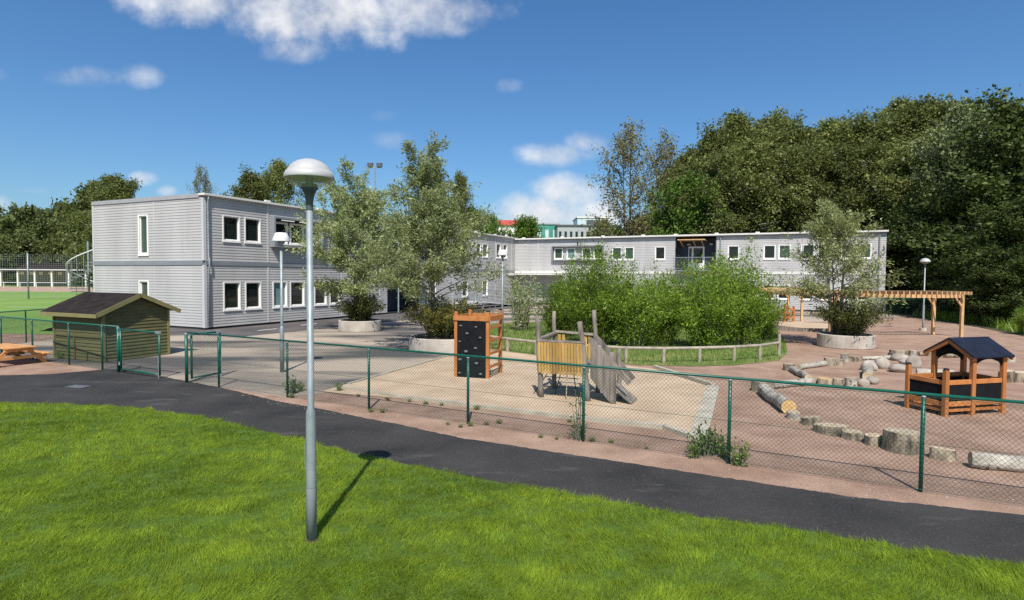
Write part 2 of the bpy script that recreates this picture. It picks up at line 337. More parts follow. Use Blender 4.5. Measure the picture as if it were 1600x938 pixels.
sheet('verge', [(-210, 114.2), (-20, 118.2), (60, 75), (400, 90), (400, 400), (-400, 400)], .004, 'field_grass')
sheet('field_line', [(-40, 47.0), (-27.5, 46.0), (-27.5, 46.14), (-40, 47.14)], .012, 'trim_white')
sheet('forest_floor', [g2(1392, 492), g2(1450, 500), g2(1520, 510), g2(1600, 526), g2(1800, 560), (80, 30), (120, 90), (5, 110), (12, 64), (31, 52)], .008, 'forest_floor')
sheet('pergola_sand', [(15.9 + 3.4 * math.cos(t * math.pi / 12), 33.6 + 3.6 * math.sin(t * math.pi / 12)) for t in range(24)], .012, 'sand')
hb = MB()
hill = [(-420, 300), (-300, 270), (-150, 250), (-40, 240), (60, 235), (150, 240), (320, 260), (460, 300)]
for i, (x, y) in enumerate(hill): hb.v += [(x, y, -1), (x, y + 70, 9 + 3 * math.sin(i * 1.7)), (x, y + 300, 8)]
for i in range(len(hill) - 1): hb.f += [(i * 3, i * 3 + 3, i * 3 + 4, i * 3 + 1), (i * 3 + 1, i * 3 + 4, i * 3 + 5, i * 3 + 2)]
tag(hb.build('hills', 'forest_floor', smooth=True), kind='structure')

# sandpit timber edging
t = thing('sandpit_edging', 'weathered timber edging boards around the fenced sandpit', 'edging')
for a, b, wd, ht in (((640, 624), (760, 639), .09, .07), ((760, 639), (900, 656), .09, .07), ((900, 656), (1040, 671), .1, .08), ((1040, 671), (1090, 689), .14, .08), ((1090, 689), (1114, 607), .3, .07), ((1023, 576), (1114, 605), .12, .10), ((530, 606), (640, 624), .08, .05), ((545, 601), (705, 556), .07, .04)):
    p, q = G(*a), G(*b); MB().bar((p.x, p.y, ht / 2), (q.x, q.y, ht / 2), wd, ht).build('board', 'sand_edge', t)

# ------------------------------------------------------------------ the school
def cladding(mb, fm, u0, u1, z0, z1, opens, pitch=.14):
    k = int(round((z1 - z0) / pitch)); pitch = (z1 - z0) / k
    for i in range(k):
        a, b = z0 + i * pitch, z0 + (i + 1) * pitch; mid = (a + b) / 2
        cuts = sorted((o[0], o[1]) for o in opens if o[2] < mid < o[3])
        x = u0
        for c0, c1 in cuts + [(u1, u1)]:
            c0 = min(c0, u1)
            if c0 > x + .01:
                p = [(x, .0, a), (c0, .0, a), (c0, .021, a), (x, .021, a), (x, .004, b), (c0, .004, b), (c0, -.05, b), (x, -.05, b)]
                mb.add([fm(*q) for q in p], [(0, 1, 2, 3), (3, 2, 5, 4), (4, 5, 6, 7), (0, 3, 4, 7), (1, 6, 5, 2)])
            x = max(x, c1)
FRONT = lambda u, o, z: (u, -o, z)
LEFT = lambda u, o, z: (-o, u, z)
def window(root, fm, u0, u1, z0, z1, pane='pane', deep=.10, trim=.07):
    b = MB()
    for (a0, a1, c0, c1) in ((u0 - trim * .3, u0 + trim * .7, z0, z1), (u1 - trim * .7, u1 + trim * .3, z0, z1), (u0 - trim * .3, u1 + trim * .3, z1, z1 + trim * .6), (u0 + trim * .7, u1 - trim * .7, z0, z0 + trim * .6)):
        b.box(a0, -deep, c0, a1, .04, c1, fm)
    for (a0, a1, c0, c1) in ((u0 + trim * .7, u0 + trim * 1.1, z0 + trim * .6, z1), (u1 - trim * 1.1, u1 - trim * .7, z0 + trim * .6, z1), (u0 + trim * 1.1, u1 - trim * 1.1, z1 - .05, z1), (u0 + trim * 1.1, u1 - trim * 1.1, z0 + trim * .6, z0 + trim * .6 + .05)):
        b.box(a0, -deep, c0, a1, -.03, c1, fm)
    wn_ = b.build('window', 'trim_white', root)
    MB().box(u0 + trim * 1.0, -deep + .005, z0 + trim * .5, u1 - trim * 1.0, -deep + .02, z1, fm).build('pane', pane, wn_)
    MB().box(u0 - trim * .5, -deep, z0 - .07, u1 + trim * .5, .07, z0 - .003, fm).build('sill', 'trim_white', wn_)
    return wn_
def slab(root, name, material, fm, u0, u1, o0, o1, z0, z1, bevel=0): return MB().box(u0, o0, z0, u1, o1, z1, fm).build(name, material, root, bevel=bevel)

def gutter_caps(root, fm, us, z):
    for u in us: slab(root, 'roof_cap', 'coping', fm, u - .16, u + .16, -.06, .07, z - .03, z + .1)

# --- long wing by the football field
LW = thing('school_wing', 'long grey clad school wing with its narrow end wall towards the olive shed', 'building', CA, math.pi / 2 - A_)
HL, ZB0, ZB1 = 6.42, 3.14, 3.36
opensF = [(1.05, 2.05, 4.37, 5.6), (2.35, 3.35, 4.37, 5.6), (1.05, 2.05, .92, 2.28), (2.35, 3.35, .92, 2.28), (4.15, 5.15, .92, 2.28), (5.38, 6.45, .92, 2.28), (7.25, 8.25, .92, 2.28), (8.54, 9.4, .92, 2.28),
          (10.9, 11.9, .92, 2.28), (10.9, 11.9, 4.37, 5.6), (12.1, 13.1, 4.37, 5.6), (19.4, 20.4, .92, 2.28), (19.4, 20.4, 4.37, 5.6), (20.7, 21.7, 4.37, 5.6), (22.9, 23.9, 4.37, 5.6), (27.0, 27.85, 4.45, 5.6), (28.15, 29.15, 4.45, 5.6), (30.85, 31.8, 4.45, 5.75), (32.3, 33.2, 4.45, 5.75), (28.15, 29.15, .92, 2.28), (24.5, 25.5, .92, 2.28)]
bay = (4.0, 7.7, 4.2, 5.85); rec = (14.2, 18.1, .12, 6.2)
opensL = [(4.15, 4.9, 3.68, 5.66), (4.17, 4.93, .55, 2.3)]
for nm, fm, u1, ops in (('front', FRONT, 35.0, opensF + [bay, rec]), ('end', LEFT, 8.8, opensL)):
    b = MB(); cladding(b, fm, .12 if nm == 'front' else .12, u1, .12, ZB0, ops); cladding(b, fm, .12, u1, ZB1, HL, ops)
    tag(b.build('cladding', 'cladding', LW), kind='stuff')
core = MB()
core.box(.1, 1.6, .1, 34.99, 8.7, 6.3)
core.build('wall', 'interior', LW)
for (u0, u1) in ((.1, 14.2), (18.1, 34.9)):                       # backing of the facade
    slab(LW, 'back_panel', 'interior', FRONT, u0, u1, -.3, -.11, .1, 6.3)
slab(LW, 'back_panel', 'interior', LEFT, .32, 8.7, -.3, -.11, .1, 6.3)
slab(LW, 'plinth', 'plinth', FRONT, .05, 34.9, -.2, -.02, 0, .12); slab(LW, 'plinth', 'plinth', LEFT, .25, 8.7, -.2, -.02, 0, .12)
for z0, z1, m_, o in ((ZB0, ZB1, 'band', .05),):
    slab(LW, 'floor_band', m_, FRONT, .06, 35.0, -.06, o, z0, z1); slab(LW, 'floor_band', m_, LEFT, .06, 8.8, -.06, o, z0, z1)
slab(LW, 'fascia', 'cladding', FRONT, .05, 35.0, -.1, .1, HL, HL + .06)
slab(LW, 'coping', 'coping', FRONT, -.08, 35.0, -.25, .2, HL + .062, HL + .16); slab(LW, 'coping', 'roof_metal', LEFT, .26, 8.85, -.2, .06, HL - .04, HL + .158)
slab(LW, 'roof', 'roof_felt', FRONT, .1, 34.9, -8.7, -.26, HL + .02, HL + .08)
gutter_caps(LW, FRONT, (3.84, 7.7, 11.5, 19.2, 23.0, 26.9, 30.7), HL + .17)
slab(LW, 'corner_trim', 'trim_grey', FRONT, -.03, .118, -.12, .036, .1, ZB0 - .003); slab(LW, 'corner_trim', 'trim_grey', FRONT, -.03, .118, -.12, .036, ZB1 + .003, HL - .05)
slab(LW, 'corner_trim', 'trim_grey', LEFT, 8.7, 8.85, -.1, .04, .1, HL - .05)
for u in (3.84, 9.6, 13.4, 23.0, 26.9, 30.7, 34.2):
    for z0, z1 in ((.13, ZB0 - .01), (ZB1 + .01, HL - .01)): slab(LW, 'joint_strip', 'trim_grey', FRONT, u - .05, u + .05, .0, .034, z0, z1)
for u in (3.66, 5.47):
    for z0, z1 in ((.13, ZB0 - .01), (ZB1 + .01, HL - .05)): slab(LW, 'joint_strip', 'trim_grey', LEFT, u - .02, u + .02, .0, .032, z0, z1)
for i, o in enumerate(opensF):
    window(LW, FRONT, *o, pane='pane_curtain' if i == 4 else 'pane_green' if i in (9, 16) else 'pane')
for o in opensL: window(LW, LEFT, *o, pane='pane_green', trim=.09)
# bay box with two windows
by = slab(LW, 'bay_frame', 'band', FRONT, bay[0], bay[0] + .1, -.1, .34, bay[2], bay[3])
for q in ((bay[1] - .1, bay[1], -.1, .34, bay[2], bay[3]), (bay[0] + .1, bay[1] - .1, -.1, .36, bay[3] - .1, bay[3]), (bay[0] + .1, bay[1] - .1, -.1, .36, bay[2], bay[2] + .09)): slab(by, 'bay_panel', 'band', FRONT, *q)
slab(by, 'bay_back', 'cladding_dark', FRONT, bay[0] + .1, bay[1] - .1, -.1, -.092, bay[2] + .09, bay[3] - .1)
for u in (4.2, 5.42, 6.6): window(LW, FRONT, u, u + (1.0 if u < 6 else .9), 4.42, 5.55, deep=.08)
for u in (4.5, 5.8): slab(by, 'sun_blind', 'trim_white', FRONT, u, u + .9, .3, .35, 5.64, 5.70)
# downpipe at the corner
dp = MB(); dp.tube([(.17, -.16, HL), (.17, -.11, HL - .15), (.17, -.11, 3.55), (.17, -.17, 3.42), (.17, -.17, 3.02), (.17, -.11, 2.9), (.17, -.11, .15)], .04, 8)
dp.build('downpipe', 'galvanised', LW, True)
# recessed entrance and balcony behind the willow
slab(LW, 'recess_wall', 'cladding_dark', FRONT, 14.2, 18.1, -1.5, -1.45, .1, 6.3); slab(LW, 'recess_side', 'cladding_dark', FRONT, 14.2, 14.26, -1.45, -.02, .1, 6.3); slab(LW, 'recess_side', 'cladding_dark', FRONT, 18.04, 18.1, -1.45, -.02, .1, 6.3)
slab(LW, 'balcony_deck', 'band', FRONT, 14.26, 18.04, -1.45, .9, 3.18, 3.3)
dr = slab(LW, 'door', 'trim_white', FRONT, 14.7, 15.7, -1.44, -1.38, .12, 2.25); slab(dr, 'pane', 'pane', FRONT, 14.85, 15.55, -1.379, -1.37, 1.0, 2.05)
dr = slab(LW, 'door', 'trim_white', FRONT, 15.6, 16.6, -1.44, -1.38, 3.32, 5.4); slab(dr, 'pane', 'pane', FRONT, 15.75, 16.45, -1.379, -1.37, 4.2, 5.2)
aw = slab(LW, 'awning', 'wood_pergola', FRONT, 14.3, 18.0, -1.4, .95, 6.0, 6.08)
for u in (14.5, 16.1, 17.8): aw2 = MB().bar((u, 1.4, 5.45), (u, -.85, 5.98), .08, .1); aw2.build('bracket', 'wood_pergola', aw)
def railing(root, p0, p1, z, h, material='galvanised', step=.11, name='railing'):
    p0, p1 = Vector(p0), Vector(p1); L = (p1 - p0).length; b = MB()
    b.tube([p0 + Vector((0, 0, z + h)), p1 + Vector((0, 0, z + h))], .022, 6); b.tube([p0 + Vector((0, 0, z + .1)), p1 + Vector((0, 0, z + .1))], .015, 5)
    for i in range(int(L / step) + 1):
        q = p0.lerp(p1, i * step / L); r_ = .022 if i % 12 == 0 else .008
        b.tube([q + Vector((0, 0, z + (.0 if i % 12 == 0 else .1))), q + Vector((0, 0, z + h))], r_, 4)
    return b.build(name, material, root)
railing(LW, (14.3, -.88, 0), (18.0, -.88, 0), 3.3, 1.1)
for u in (14.35, 17.95):
    MB().tube([(u, -.86, .12), (u, -.86, 6.0)], .05, 8).build('post', 'galvanised', LW)
# ramp to the entrance
rp = thing('access_ramp', 'galvanised steel access ramp with railings at the school corner', 'ramp', CA + D2 * 24 - D1 * 1.0, math.pi / 2 - A_)
b = MB(); b.add([(0, -1.5, .62), (6.5, -1.5, .04), (6.5, -.1, .04), (0, -.1, .62), (0, -1.5, .5), (6.5, -1.5, .0), (6.5, -.1, .0), (0, -.1, .5)], [(0, 1, 2, 3), (7, 6, 5, 4), (0, 4, 5, 1), (1, 5, 6, 2), (2, 6, 7, 3), (3, 7, 4, 0)])
b.build('ramp_deck', 'lamp_white', rp); MB().box(-3.2, -1.5, .5, -.005, -.1, .62).build('landing', 'lamp_white', rp)
for x in (-3.0, -.2, 2.0): MB().box(x, -1.45, 0, x + .08, -1.37, .5).build('leg', 'galvanised', rp)
railing(rp, (-3.2, -1.5, .0), (0, -1.5, .0), .62, 1.0)
for y in (-1.5, -.12):
    b = MB(); b.tube([(0, y, 1.6), (6.5, y, 1.05)], .025, 6); b.tube([(0, y, 1.1), (6.5, y, .6)], .015, 5)
    for i in range(8): x = i * .92; z = .62 - x / 6.5 * .58; b.tube([(x, y, z), (x, y, z + 1.0)], .02, 5)
    b.build('handrail', 'galvanised', rp)

# --- cross wing facing the playground
RW = thing('school_wing', 'two storey pale grey school wing standing behind the green willow thicket', 'building', CK, -A_)
S0 = 25.6; HR = 6.3
upper = [(-15.5, -14.6), (-14.3, -13.45), (-11.5, -10.6), (-5.25, -4.35), (-2.4, -1.5), (-1.25, -.35), (.45, 1.4), (1.65, 2.6), (3.3, 4.3), (4.6, 5.4)]
opensR = [(a + S0, b_ + S0, 4.3, 5.42) for a, b_ in upper]
lower = [(-21, -20), (-19.7, -18.7), (-15.5, -14.6), (-14.3, -13.4), (-5.3, -4.3), (-2.4, -1.5), (-1.25, -.35), (.45, 1.4), (1.65, 2.6), (3.3, 4.2), (4.5, 5.4)]
opensR += [(a + S0, b_ + S0, .95, 2.1) for a, b_ in lower]
box2 = (S0 - 21.5, S0 - 16.3, 4.25, 5.68); rec2 = (S0 - 9.7, S0 - 6.2, 3.3, 6.25)
b = MB(); cladding(b, FRONT, .03, 32.0, .12, 3.02, opensR, .145); cladding(b, FRONT, .03, 32.0, 3.22, HR, opensR + [box2, rec2], .145)
tag(b.build('cladding', 'cladding', RW), kind='stuff')
MB().box(.05, 1.6, .1, 31.9, 8.7, 6.2).build('wall', 'cladding', RW)
slab(RW, 'back_panel', 'interior', FRONT, .04, 31.95, -.3, -.11, .1, 3.3); slab(RW, 'back_panel', 'interior', FRONT, .04, rec2[0], -.3, -.11, 3.3, 6.2); slab(RW, 'back_panel', 'interior', FRONT, rec2[1], 31.95, -.3, -.11, 3.3, 6.2)
slab(RW, 'plinth', 'plinth', FRONT, .05, 31.9, -.2, -.02, 0, .12)
slab(RW, 'floor_band', 'coping', FRONT, .05, 32.04, -.06, .06, 3.02, 3.22)
slab(RW, 'coping', 'coping', FRONT, -.1, 32.1, -.25, .3, HR + .06, HR + .19); slab(RW, 'fascia', 'band', FRONT, .05, 32.02, -.1, .12, HR, HR + .058)
slab(RW, 'roof', 'roof_felt', FRONT, .1, 31.9, -8.7, -.26, HR + .02, HR + .08)
gutter_caps(RW, FRONT, [S0 + x for x in (-24.6, -20.5, -16.4, -12.6, -9.7, -6.2, -2.9, .7)], HR + .2)
for u in (S0 - 12.6, S0 - 3.2, S0 + .6, S0 - 23.0): slab(RW, 'joint_strip', 'trim_grey', FRONT, u - .03, u + .03, 0, .034, 3.23, HR - .01)
for i, o in enumerate(opensR): window(RW, FRONT, *o, pane='pane_green' if i in (0, 1, 5, 9) else 'pane', trim=.08)
bf = slab(RW, 'bay_frame', 'band', FRONT, box2[0], box2[0] + .1, -.1, .3, box2[2], box2[3])
for q in ((box2[1] - .1, box2[1], -.1, .3, box2[2], box2[3]), (box2[0] + .1, box2[1] - .1, -.1, .32, box2[3] - .1, box2[3]), (box2[0] + .1, box2[1] - .1, -.1, .32, box2[2], box2[2] + .06)): slab(bf, 'bay_panel', 'band', FRONT, *q)
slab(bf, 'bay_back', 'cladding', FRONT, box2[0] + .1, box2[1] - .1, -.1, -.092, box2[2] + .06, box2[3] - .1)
for a in (-21.3, -20.0, -18.45, -17.3): window(RW, FRONT, a + S0, a + S0 + .85, 4.42, 5.45, deep=.08, pane='pane_curtain' if a == -20.0 else 'pane_green')
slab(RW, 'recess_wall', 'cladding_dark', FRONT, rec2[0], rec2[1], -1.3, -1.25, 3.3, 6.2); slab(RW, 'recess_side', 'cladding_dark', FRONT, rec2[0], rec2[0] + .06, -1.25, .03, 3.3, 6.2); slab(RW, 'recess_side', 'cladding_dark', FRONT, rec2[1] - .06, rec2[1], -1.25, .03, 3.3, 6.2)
slab(RW, 'balcony_deck', 'band', FRONT, rec2[0] + .06, rec2[1] - .06, -1.25, .8, 3.24, 3.36)
dr = slab(RW, 'door', 'trim_white', FRONT, S0 - 8.75, S0 - 7.35, -1.24, -1.18, 3.37, 5.5); slab(dr, 'pane', 'pane', FRONT, S0 - 8.3, S0 - 7.5, -1.179, -1.17, 4.0, 5.35); slab(dr, 'side_pane', 'pane', FRONT, S0 - 8.68, S0 - 8.45, -1.179, -1.17, 4.0, 5.35)
railing(RW, (rec2[0], -.78, 0), (rec2[1], -.78, 0), 3.36, 1.1)
aw = slab(RW, 'awning', 'wood_pergola', FRONT, rec2[0] + .3, rec2[1] - .9, -1.2, .7, 5.98, 6.06)
for u in (rec2[0] + .5, rec2[0] + 1.6, rec2[1] - 1.2): MB().bar((u, 1.2, 5.5), (u, -.6, 5.97), .07, .09).build('bracket', 'wood_pergola', aw)
for u in (rec2[0] + .85, rec2[1] - .7): slab(RW, 'wall_light', 'lamp_white', FRONT, u, u + .28, -1.25, -1.1, 5.62, 5.74)
MB().tube([(rec2[1] + .35, -.12, HR), (rec2[1] + .35, -.12, .2)], .04, 8).build('downpipe', 'galvanised', RW)
MB().tube([(31.55, -.12, HR), (31.55, -.12, .2)], .04, 8).build('downpipe', 'galvanised', RW)
for u in (S0 - 24.4, S0 - 22.6, S0 - 15.0): MB().tube([(u, .02, 5.85), (u, -.05, 5.85)], .11, 12).build('vent', 'trim_grey', RW)
slab(RW, 'canopy', 'coping', FRONT, .1, 5.2, .03, 1.6, 2.85, 2.98)

# --- spiral stair behind the end wall
SP = at_depth(139, 450, 35.5); SP.z = 0
st = thing('spiral_staircase', 'galvanised spiral fire stair behind the school end wall', 'staircase', SP)
MB().tube([(0, 0, 0), (0, 0, 4.6)], .06, 10).build('column', 'galvanised', st)
hp = []; bl = MB(); a0 = R(9)
for i in range(19):
    a = a0 + i * R(19); z = .18 + i * .175
    MB().add([(0, 0, z), (1.05 * math.cos(a), 1.05 * math.sin(a), z), (1.05 * math.cos(a + R(22)), 1.05 * math.sin(a + R(22)), z), (0, 0, z + .04), (1.05 * math.cos(a), 1.05 * math.sin(a), z + .04), (1.05 * math.cos(a + R(22)), 1.05 * math.sin(a + R(22)), z + .04)],
             [(0, 2, 1), (3, 4, 5), (0, 1, 4, 3), (1, 2, 5, 4), (2, 0, 3, 5)]).build('tread', 'galvanised', st)
    p = Vector((1.07 * math.cos(a), 1.07 * math.sin(a), z)); hp.append(p + Vector((0, 0, 1.05))); bl.tube([p, p + Vector((0, 0, 1.05))], .018, 5)
bl.build('balusters', 'galvanised', st); MB().tube(hp, .035, 8).build('handrail', 'lamp_white', st, True)

# ------------------------------------------------------------------ street lamps
def lamp_dome(name, label, loc, H=3.83):
    t = thing(name, label, 'street lamp', loc); k = H - 3.83
    MB().lathe([(.0, .0), (.052, .0), (.052, .55)], 20).build('base_sleeve', 'galv_paint', t, True)
    MB().lathe([(.0505, .552), (.049, 1.27), (.045, 1.33), (.034, 1.36), (.030, 3.38 + k), (.0, 3.38 + k)], 20).build('pole', 'galvanised', t, True)
    MB().lathe([(.034, 3.345 + k), (.036, 3.42 + k), (.048, 3.49 + k), (.07, 3.54 + k), (.09, 3.558 + k), (.0, 3.562 + k)], 24).build('funnel', 'lamp_funnel', t, True)
    MB().lathe([(.088, 3.560 + k), (.228, 3.645 + k), (.238, 3.652 + k)], 32).build('diffuser', 'lamp_diffuser', t, True)
    MB().lathe([(.085, 3.563 + k), (.075, 3.60 + k), (.04, 3.61 + k), (.04, 3.67 + k), (.0, 3.68 + k)], 16).build('bulb_holder', 'lamp_funnel', t, True)
    s_ = MB().lathe([(.240, 3.653 + k), (.244, 3.66 + k), (.236, 3.69 + k), (.224, 3.72 + k), (.214, 3.722 + k), (.208, 3.738 + k), (.185, 3.773 + k), (.152, 3.803 + k), (.112, 3.826 + k), (.07, 3.84 + k), (.035, 3.846 + k), (.0, 3.848 + k)], 40)
    s_.lathe([(.240, 3.653 + k), (.22, 3.69 + k), (.15, 3.77 + k), (.0, 3.80 + k)], 40)
    s_.build('shade', 'lamp_shade', t, True)
    MB().box(-.0535, -.028, .75, -.0485, .028, 1.02).build('hatch', 'galv_paint', t); MB().lathe([(.0, .0), (.09, .0), (.085, .01), (.052, .016)], 20).build('footing', 'soil', t)
    return t
def lamp_cone(name, label, loc, H=3.85):
    t = thing(name, label, 'street lamp', loc)
    MB().lathe([(.0, 0), (.06, 0), (.06, 1.2), (.055, 1.25), (.04, 1.28)], 16).build('base_sleeve', 'galvanised', t, True)
    MB().lathe([(.039, 1.275), (.037, H - .38), (.0, H - .38)], 16).build('pole', 'galvanised', t, True)
    MB().lathe([(.04, H - .42), (.05, H - .33), (.11, H - .25), (.0, H - .245)], 20).build('funnel', 'galv_paint', t, True)
    MB().lathe([(.24, H - .235), (.245, H - .22), (.16, H - .02), (.13, H), (.0, H + .005)], 28).build('shade', 'lamp_white', t, True)
    MB().lathe([(.11, H - .246), (.235, H - .236)], 28).build('diffuser', 'lamp_diffuser', t, True)
    return t
p = G(487, 845); lamp_dome('street_lamp', 'tall galvanised lamp post with silver dome head standing on the lawn', p)
p = G(1442, 517); lp = lamp_dome('street_lamp', 'distant dome lamp post standing beside the wooden pergola', p, 3.78); MB().lathe([(0, 0), (.17, 0), (.17, .14), (0, .15)], 16).build('footing', 'concrete', lp)
p = G(441, 582); lamp_cone('street_lamp', 'slim lamp post with white cone shade in the yard by the olive shed', p)
lamp_cone('street_lamp', 'slim lamp post with white cone shade behind the black climbing wall', (-.42, 26.0, 0), 3.85)

# ------------------------------------------------------------------ green chain link fence and gates
FH = 1.25
def wire_mesh(L, z0=.04, z1=FH - .03, cell=.062, r=.0016):
    b = MB(); h = z1 - z0; n = int((L + h) / (cell * 1.0)) + 1
    for i in range(n):
        x0 = -h + i * cell
        for sgn in (1, -1):
            a0, a1 = (x0, x0 + h) if sgn == 1 else (x0 + h, x0)
            # clip to 0..L
            pa, pb = [a0, z0], [a1, z1]
            def clip(p, q, xl):
                t_ = (xl - p[0]) / (q[0] - p[0]); return [xl, p[1] + (q[1] - p[1]) * t_]
            lo, hi = (pa, pb) if pa[0] < pb[0] else (pb, pa)
            if hi[0] <= 0 or lo[0] >= L: continue
            if lo[0] < 0: lo = clip(lo, hi, 0.0)
            if hi[0] > L: hi = clip(lo, hi, L)
            p, q = Vector((lo[0], .004 * sgn, lo[1])), Vector((hi[0], .004 * sgn, hi[1])); d = (q - p).normalized(); n1_ = Vector((0, 1, 0)) * r * 1.2; n2_ = d.cross(Vector((0, 1, 0))) * r * 1.2
            b.add([p + n1_, p - n1_ * .5 + n2_ * .87, p - n1_ * .5 - n2_ * .87, q + n1_, q - n1_ * .5 + n2_ * .87, q - n1_ * .5 - n2_ * .87], [(0, 1, 4, 3), (1, 2, 5, 4), (2, 0, 3, 5)])
    for z in (z0, (z0 + z1) / 2, z1): b.tube([(0, 0, z), (L, 0, z)], .0028, 4)
    return b
def fence(label, p0, p1, posts, thick=()):
    d = (p1 - p0); L = d.length; t = thing('chain_link_fence', label, 'fence', p0, math.atan2(d.y, d.x))
    for i, s in enumerate(posts):
        r_ = .038 if i in thick else .025
        po = MB().tube([(s, .0 if i in thick else .03, -.02), (s, .0 if i in thick else .03, FH - .025)], r_, 12).build('post', 'fence_green', t, True)
        MB().lathe([(r_ + .001, FH - .05), (r_ + .004, FH - .03), (r_ * .9, FH - .02), (.0, FH - .015)], 12, s, .0 if i in thick else .03).build('bracket', 'galvanised', po)
    MB().tube([(0, .03, FH), (L, .03, FH)], .021, 10).build('top_rail', 'fence_green', t, True)
    tag(wire_mesh(L).build('wire_mesh', 'wire', t), kind='stuff')
    return t
sp = [0.0, 1.21, 3.57, 5.93, 8.3, 10.55, 12.82, 15.14, 17.5]
fence('long green chain link fence along the asphalt path beside the sandpit', FX, FX + FD * sp[-1], sp, (0,))
L1 = 12.2; q0 = fence_pt(-L1)
fence('green chain link fence in front of the olive shed and picnic table', q0, fence_pt(-3.03), [0, .3, 1.15, 2.2, 4.3, 6.5, 8.3, L1 - 3.03], (0, 2, 7))
fence('green chain link fence running back from the corner past the football field', q0, Vector((-18.9, 31, 0)), [.02 + 2.4 * i for i in range(1, 5)])
def gate(label, p0, p1, brace=False):
    d = p1 - p0; L = d.length; t = thing('gate', label, 'gate', p0, math.atan2(d.y, d.x)); b = MB()
    b.tube([(.06, 0, .1), (L - .02, 0, .1)], .022, 8); b.tube([(.06, 0, FH - .06), (L - .02, 0, FH - .06)], .022, 8)
    b.tube([(.07, 0, .08), (.07, 0, FH - .04)], .026, 8); b.tube([(L - .03, 0, .08), (L - .03, 0, FH - .04)], .026, 8)
    if brace: b.tube([(.1, 0, FH - .1), (L - .06, 0, .13)], .012, 6)
    b.build('frame', 'fence_green', t, True); tag(wire_mesh(L - .1, .1, FH - .07).build('wire_mesh', 'wire', t), kind='stuff').location.x = .05
    for z in (.25, FH - .2): MB().tube([(0.0, 0, z - .04), (0.0, 0, z + .04)], .03, 8).build('hinge', 'galvanised', t)
    MB().box(L - .16, -.03, FH - .09, L + .0, .03, FH - .03).build('latch', 'galvanised', t)
    MB().tube([(L - .03, -.035, -.0), (L - .03, -.035, .55)], .01, 6).build('drop_bolt', 'galvanised', t)
    return t
gate('wide green mesh gate leaf shut beside the olive shed', fence_pt(-2.98), fence_pt(-1.1))
gate('narrow green mesh gate leaf swung open into the yard', FX + Vector((.04, .05, 0)), G(346, 588))
# tall ball-stop net with grey posts
bs = thing('ball_stop_fence', 'tall grey ball-stop net on a galvanised post by the football field', 'fence', (-62, 60, 0), math.atan2(4.5, 36)); LB = 36.3
for s in (0, 12.1 , 24.2, 36.3): MB().tube([(s, 0, 0), (s, 0, 4.75)], .075, 10).build('post', 'galvanised', bs, True)
b = MB()
for i in range(int(LB / .22)): b.tube([(i * .22, .09, .1), (i * .22, .09, 4.6)], .006, 3, False)
for i in range(21): b.tube([(0, .09, .1 + i * .225), (LB, .09, .1 + i * .225)], .006, 3, False)
tag(b.build('net', 'wire_grey', bs), kind='stuff')
wr = thing('track_railing', 'low white railing along the running track before the clubhouse', 'railing', (-125, 104, 0), math.atan2(-4, 88))
for i in range(31): MB().tube([(i * 2.9, 0, 0), (i * 2.9, 0, 1.05)], .06, 6).build('post', 'lamp_white', wr)
MB().tube([(0, 0, 1.05), (87.5, 0, 1.05)], .05, 6).build('rail', 'lamp_white', wr)
ff = thing('chain_link_fence', 'dark green chain link fence below the shady wood', 'fence', (27.0, 43.0, 0), math.atan2(-12.5, 11.5))
LF = math.hypot(12.5, 11.5)
for i in range(7): MB().tube([(i * 2.8, 0, 0), (i * 2.8, 0, 1.3)], .03, 8).build('post', 'fence_green', ff)
MB().tube([(0, 0, 1.3), (LF, 0, 1.3)], .02, 8).build('top_rail', 'fence_green', ff)
tag(wire_mesh(LF, .04, 1.27, .09, .002).build('wire_mesh', 'wire', ff), kind='stuff')

# ------------------------------------------------------------------ olive shed
SC = G(162, 567); SR = R(-24)
sh = thing('shed', 'small olive green wooden shed with dark felt gable roof', 'shed', SC, SR)
SL, SD, SE, SRI = 2.45, 2.15, 1.52, 1.98
MB().box(-SL + .04, .04, .02, -.04, SD - .04, SE).build('wall', 'shed_wood', sh)
nb = 14; ph = (SE - .02) / nb
for i in range(nb):
    z = .02 + i * ph
    b = MB(); b.add([(-SL + .05, -.0, z), (-.05, -.0, z), (-.05, .022, z + ph), (-SL + .05, .022, z + ph), (-SL + .05, .04, z), (-.05, .04, z), (-.05, .04, z + ph), (-SL + .05, .04, z + ph)], [(0, 1, 2, 3), (0, 4, 5, 1), (3, 2, 6, 7)]); b.build('board', 'shed_wood', sh)
for i in range(nb + 6):
    z = .02 + i * ph; y0, y1 = .05, SD - .05
    if z > SE: k = (z - SE) / (SRI - SE) * SD / 2; y0, y1 = .03 + k, SD - .03 - k
    zt = z + ph
    if y1 - y0 < .1: continue
    k2 = max(0, (zt - SE) / (SRI - SE) * SD / 2) if zt > SE else 0; ya, yb = max(y0, .03 + k2), min(y1, SD - .03 - k2)
    b = MB(); b.add([(.0, y0, z), (.0, y1, z), (-.022, yb, zt), (-.022, ya, zt), (-.04, y0, z), (-.04, y1, z), (-.04, yb, zt), (-.04, ya, zt)], [(0, 1, 2, 3), (0, 4, 5, 1), (3, 2, 6, 7)]); b.build('board', 'shed_wood', sh)
for x, y in ((0.012, -.012), (-SL, -.012), (.012, SD - .07)): MB().box(x - .07, y, .02, x, y + .08, SE).build('corner_board', 'shed_trim', sh)
MB().box(-SL + .05, -.035, .74, -.07, -.005, .80).build('batten', 'shed_wood', sh)
MB().box(-1.42, -.03, .05, -1.38, -.004, .74).build('batten', 'shed_wood', sh)
ov, oe = .17, .28
rf = MB(); sl = (SRI - SE) / (SD / 2)
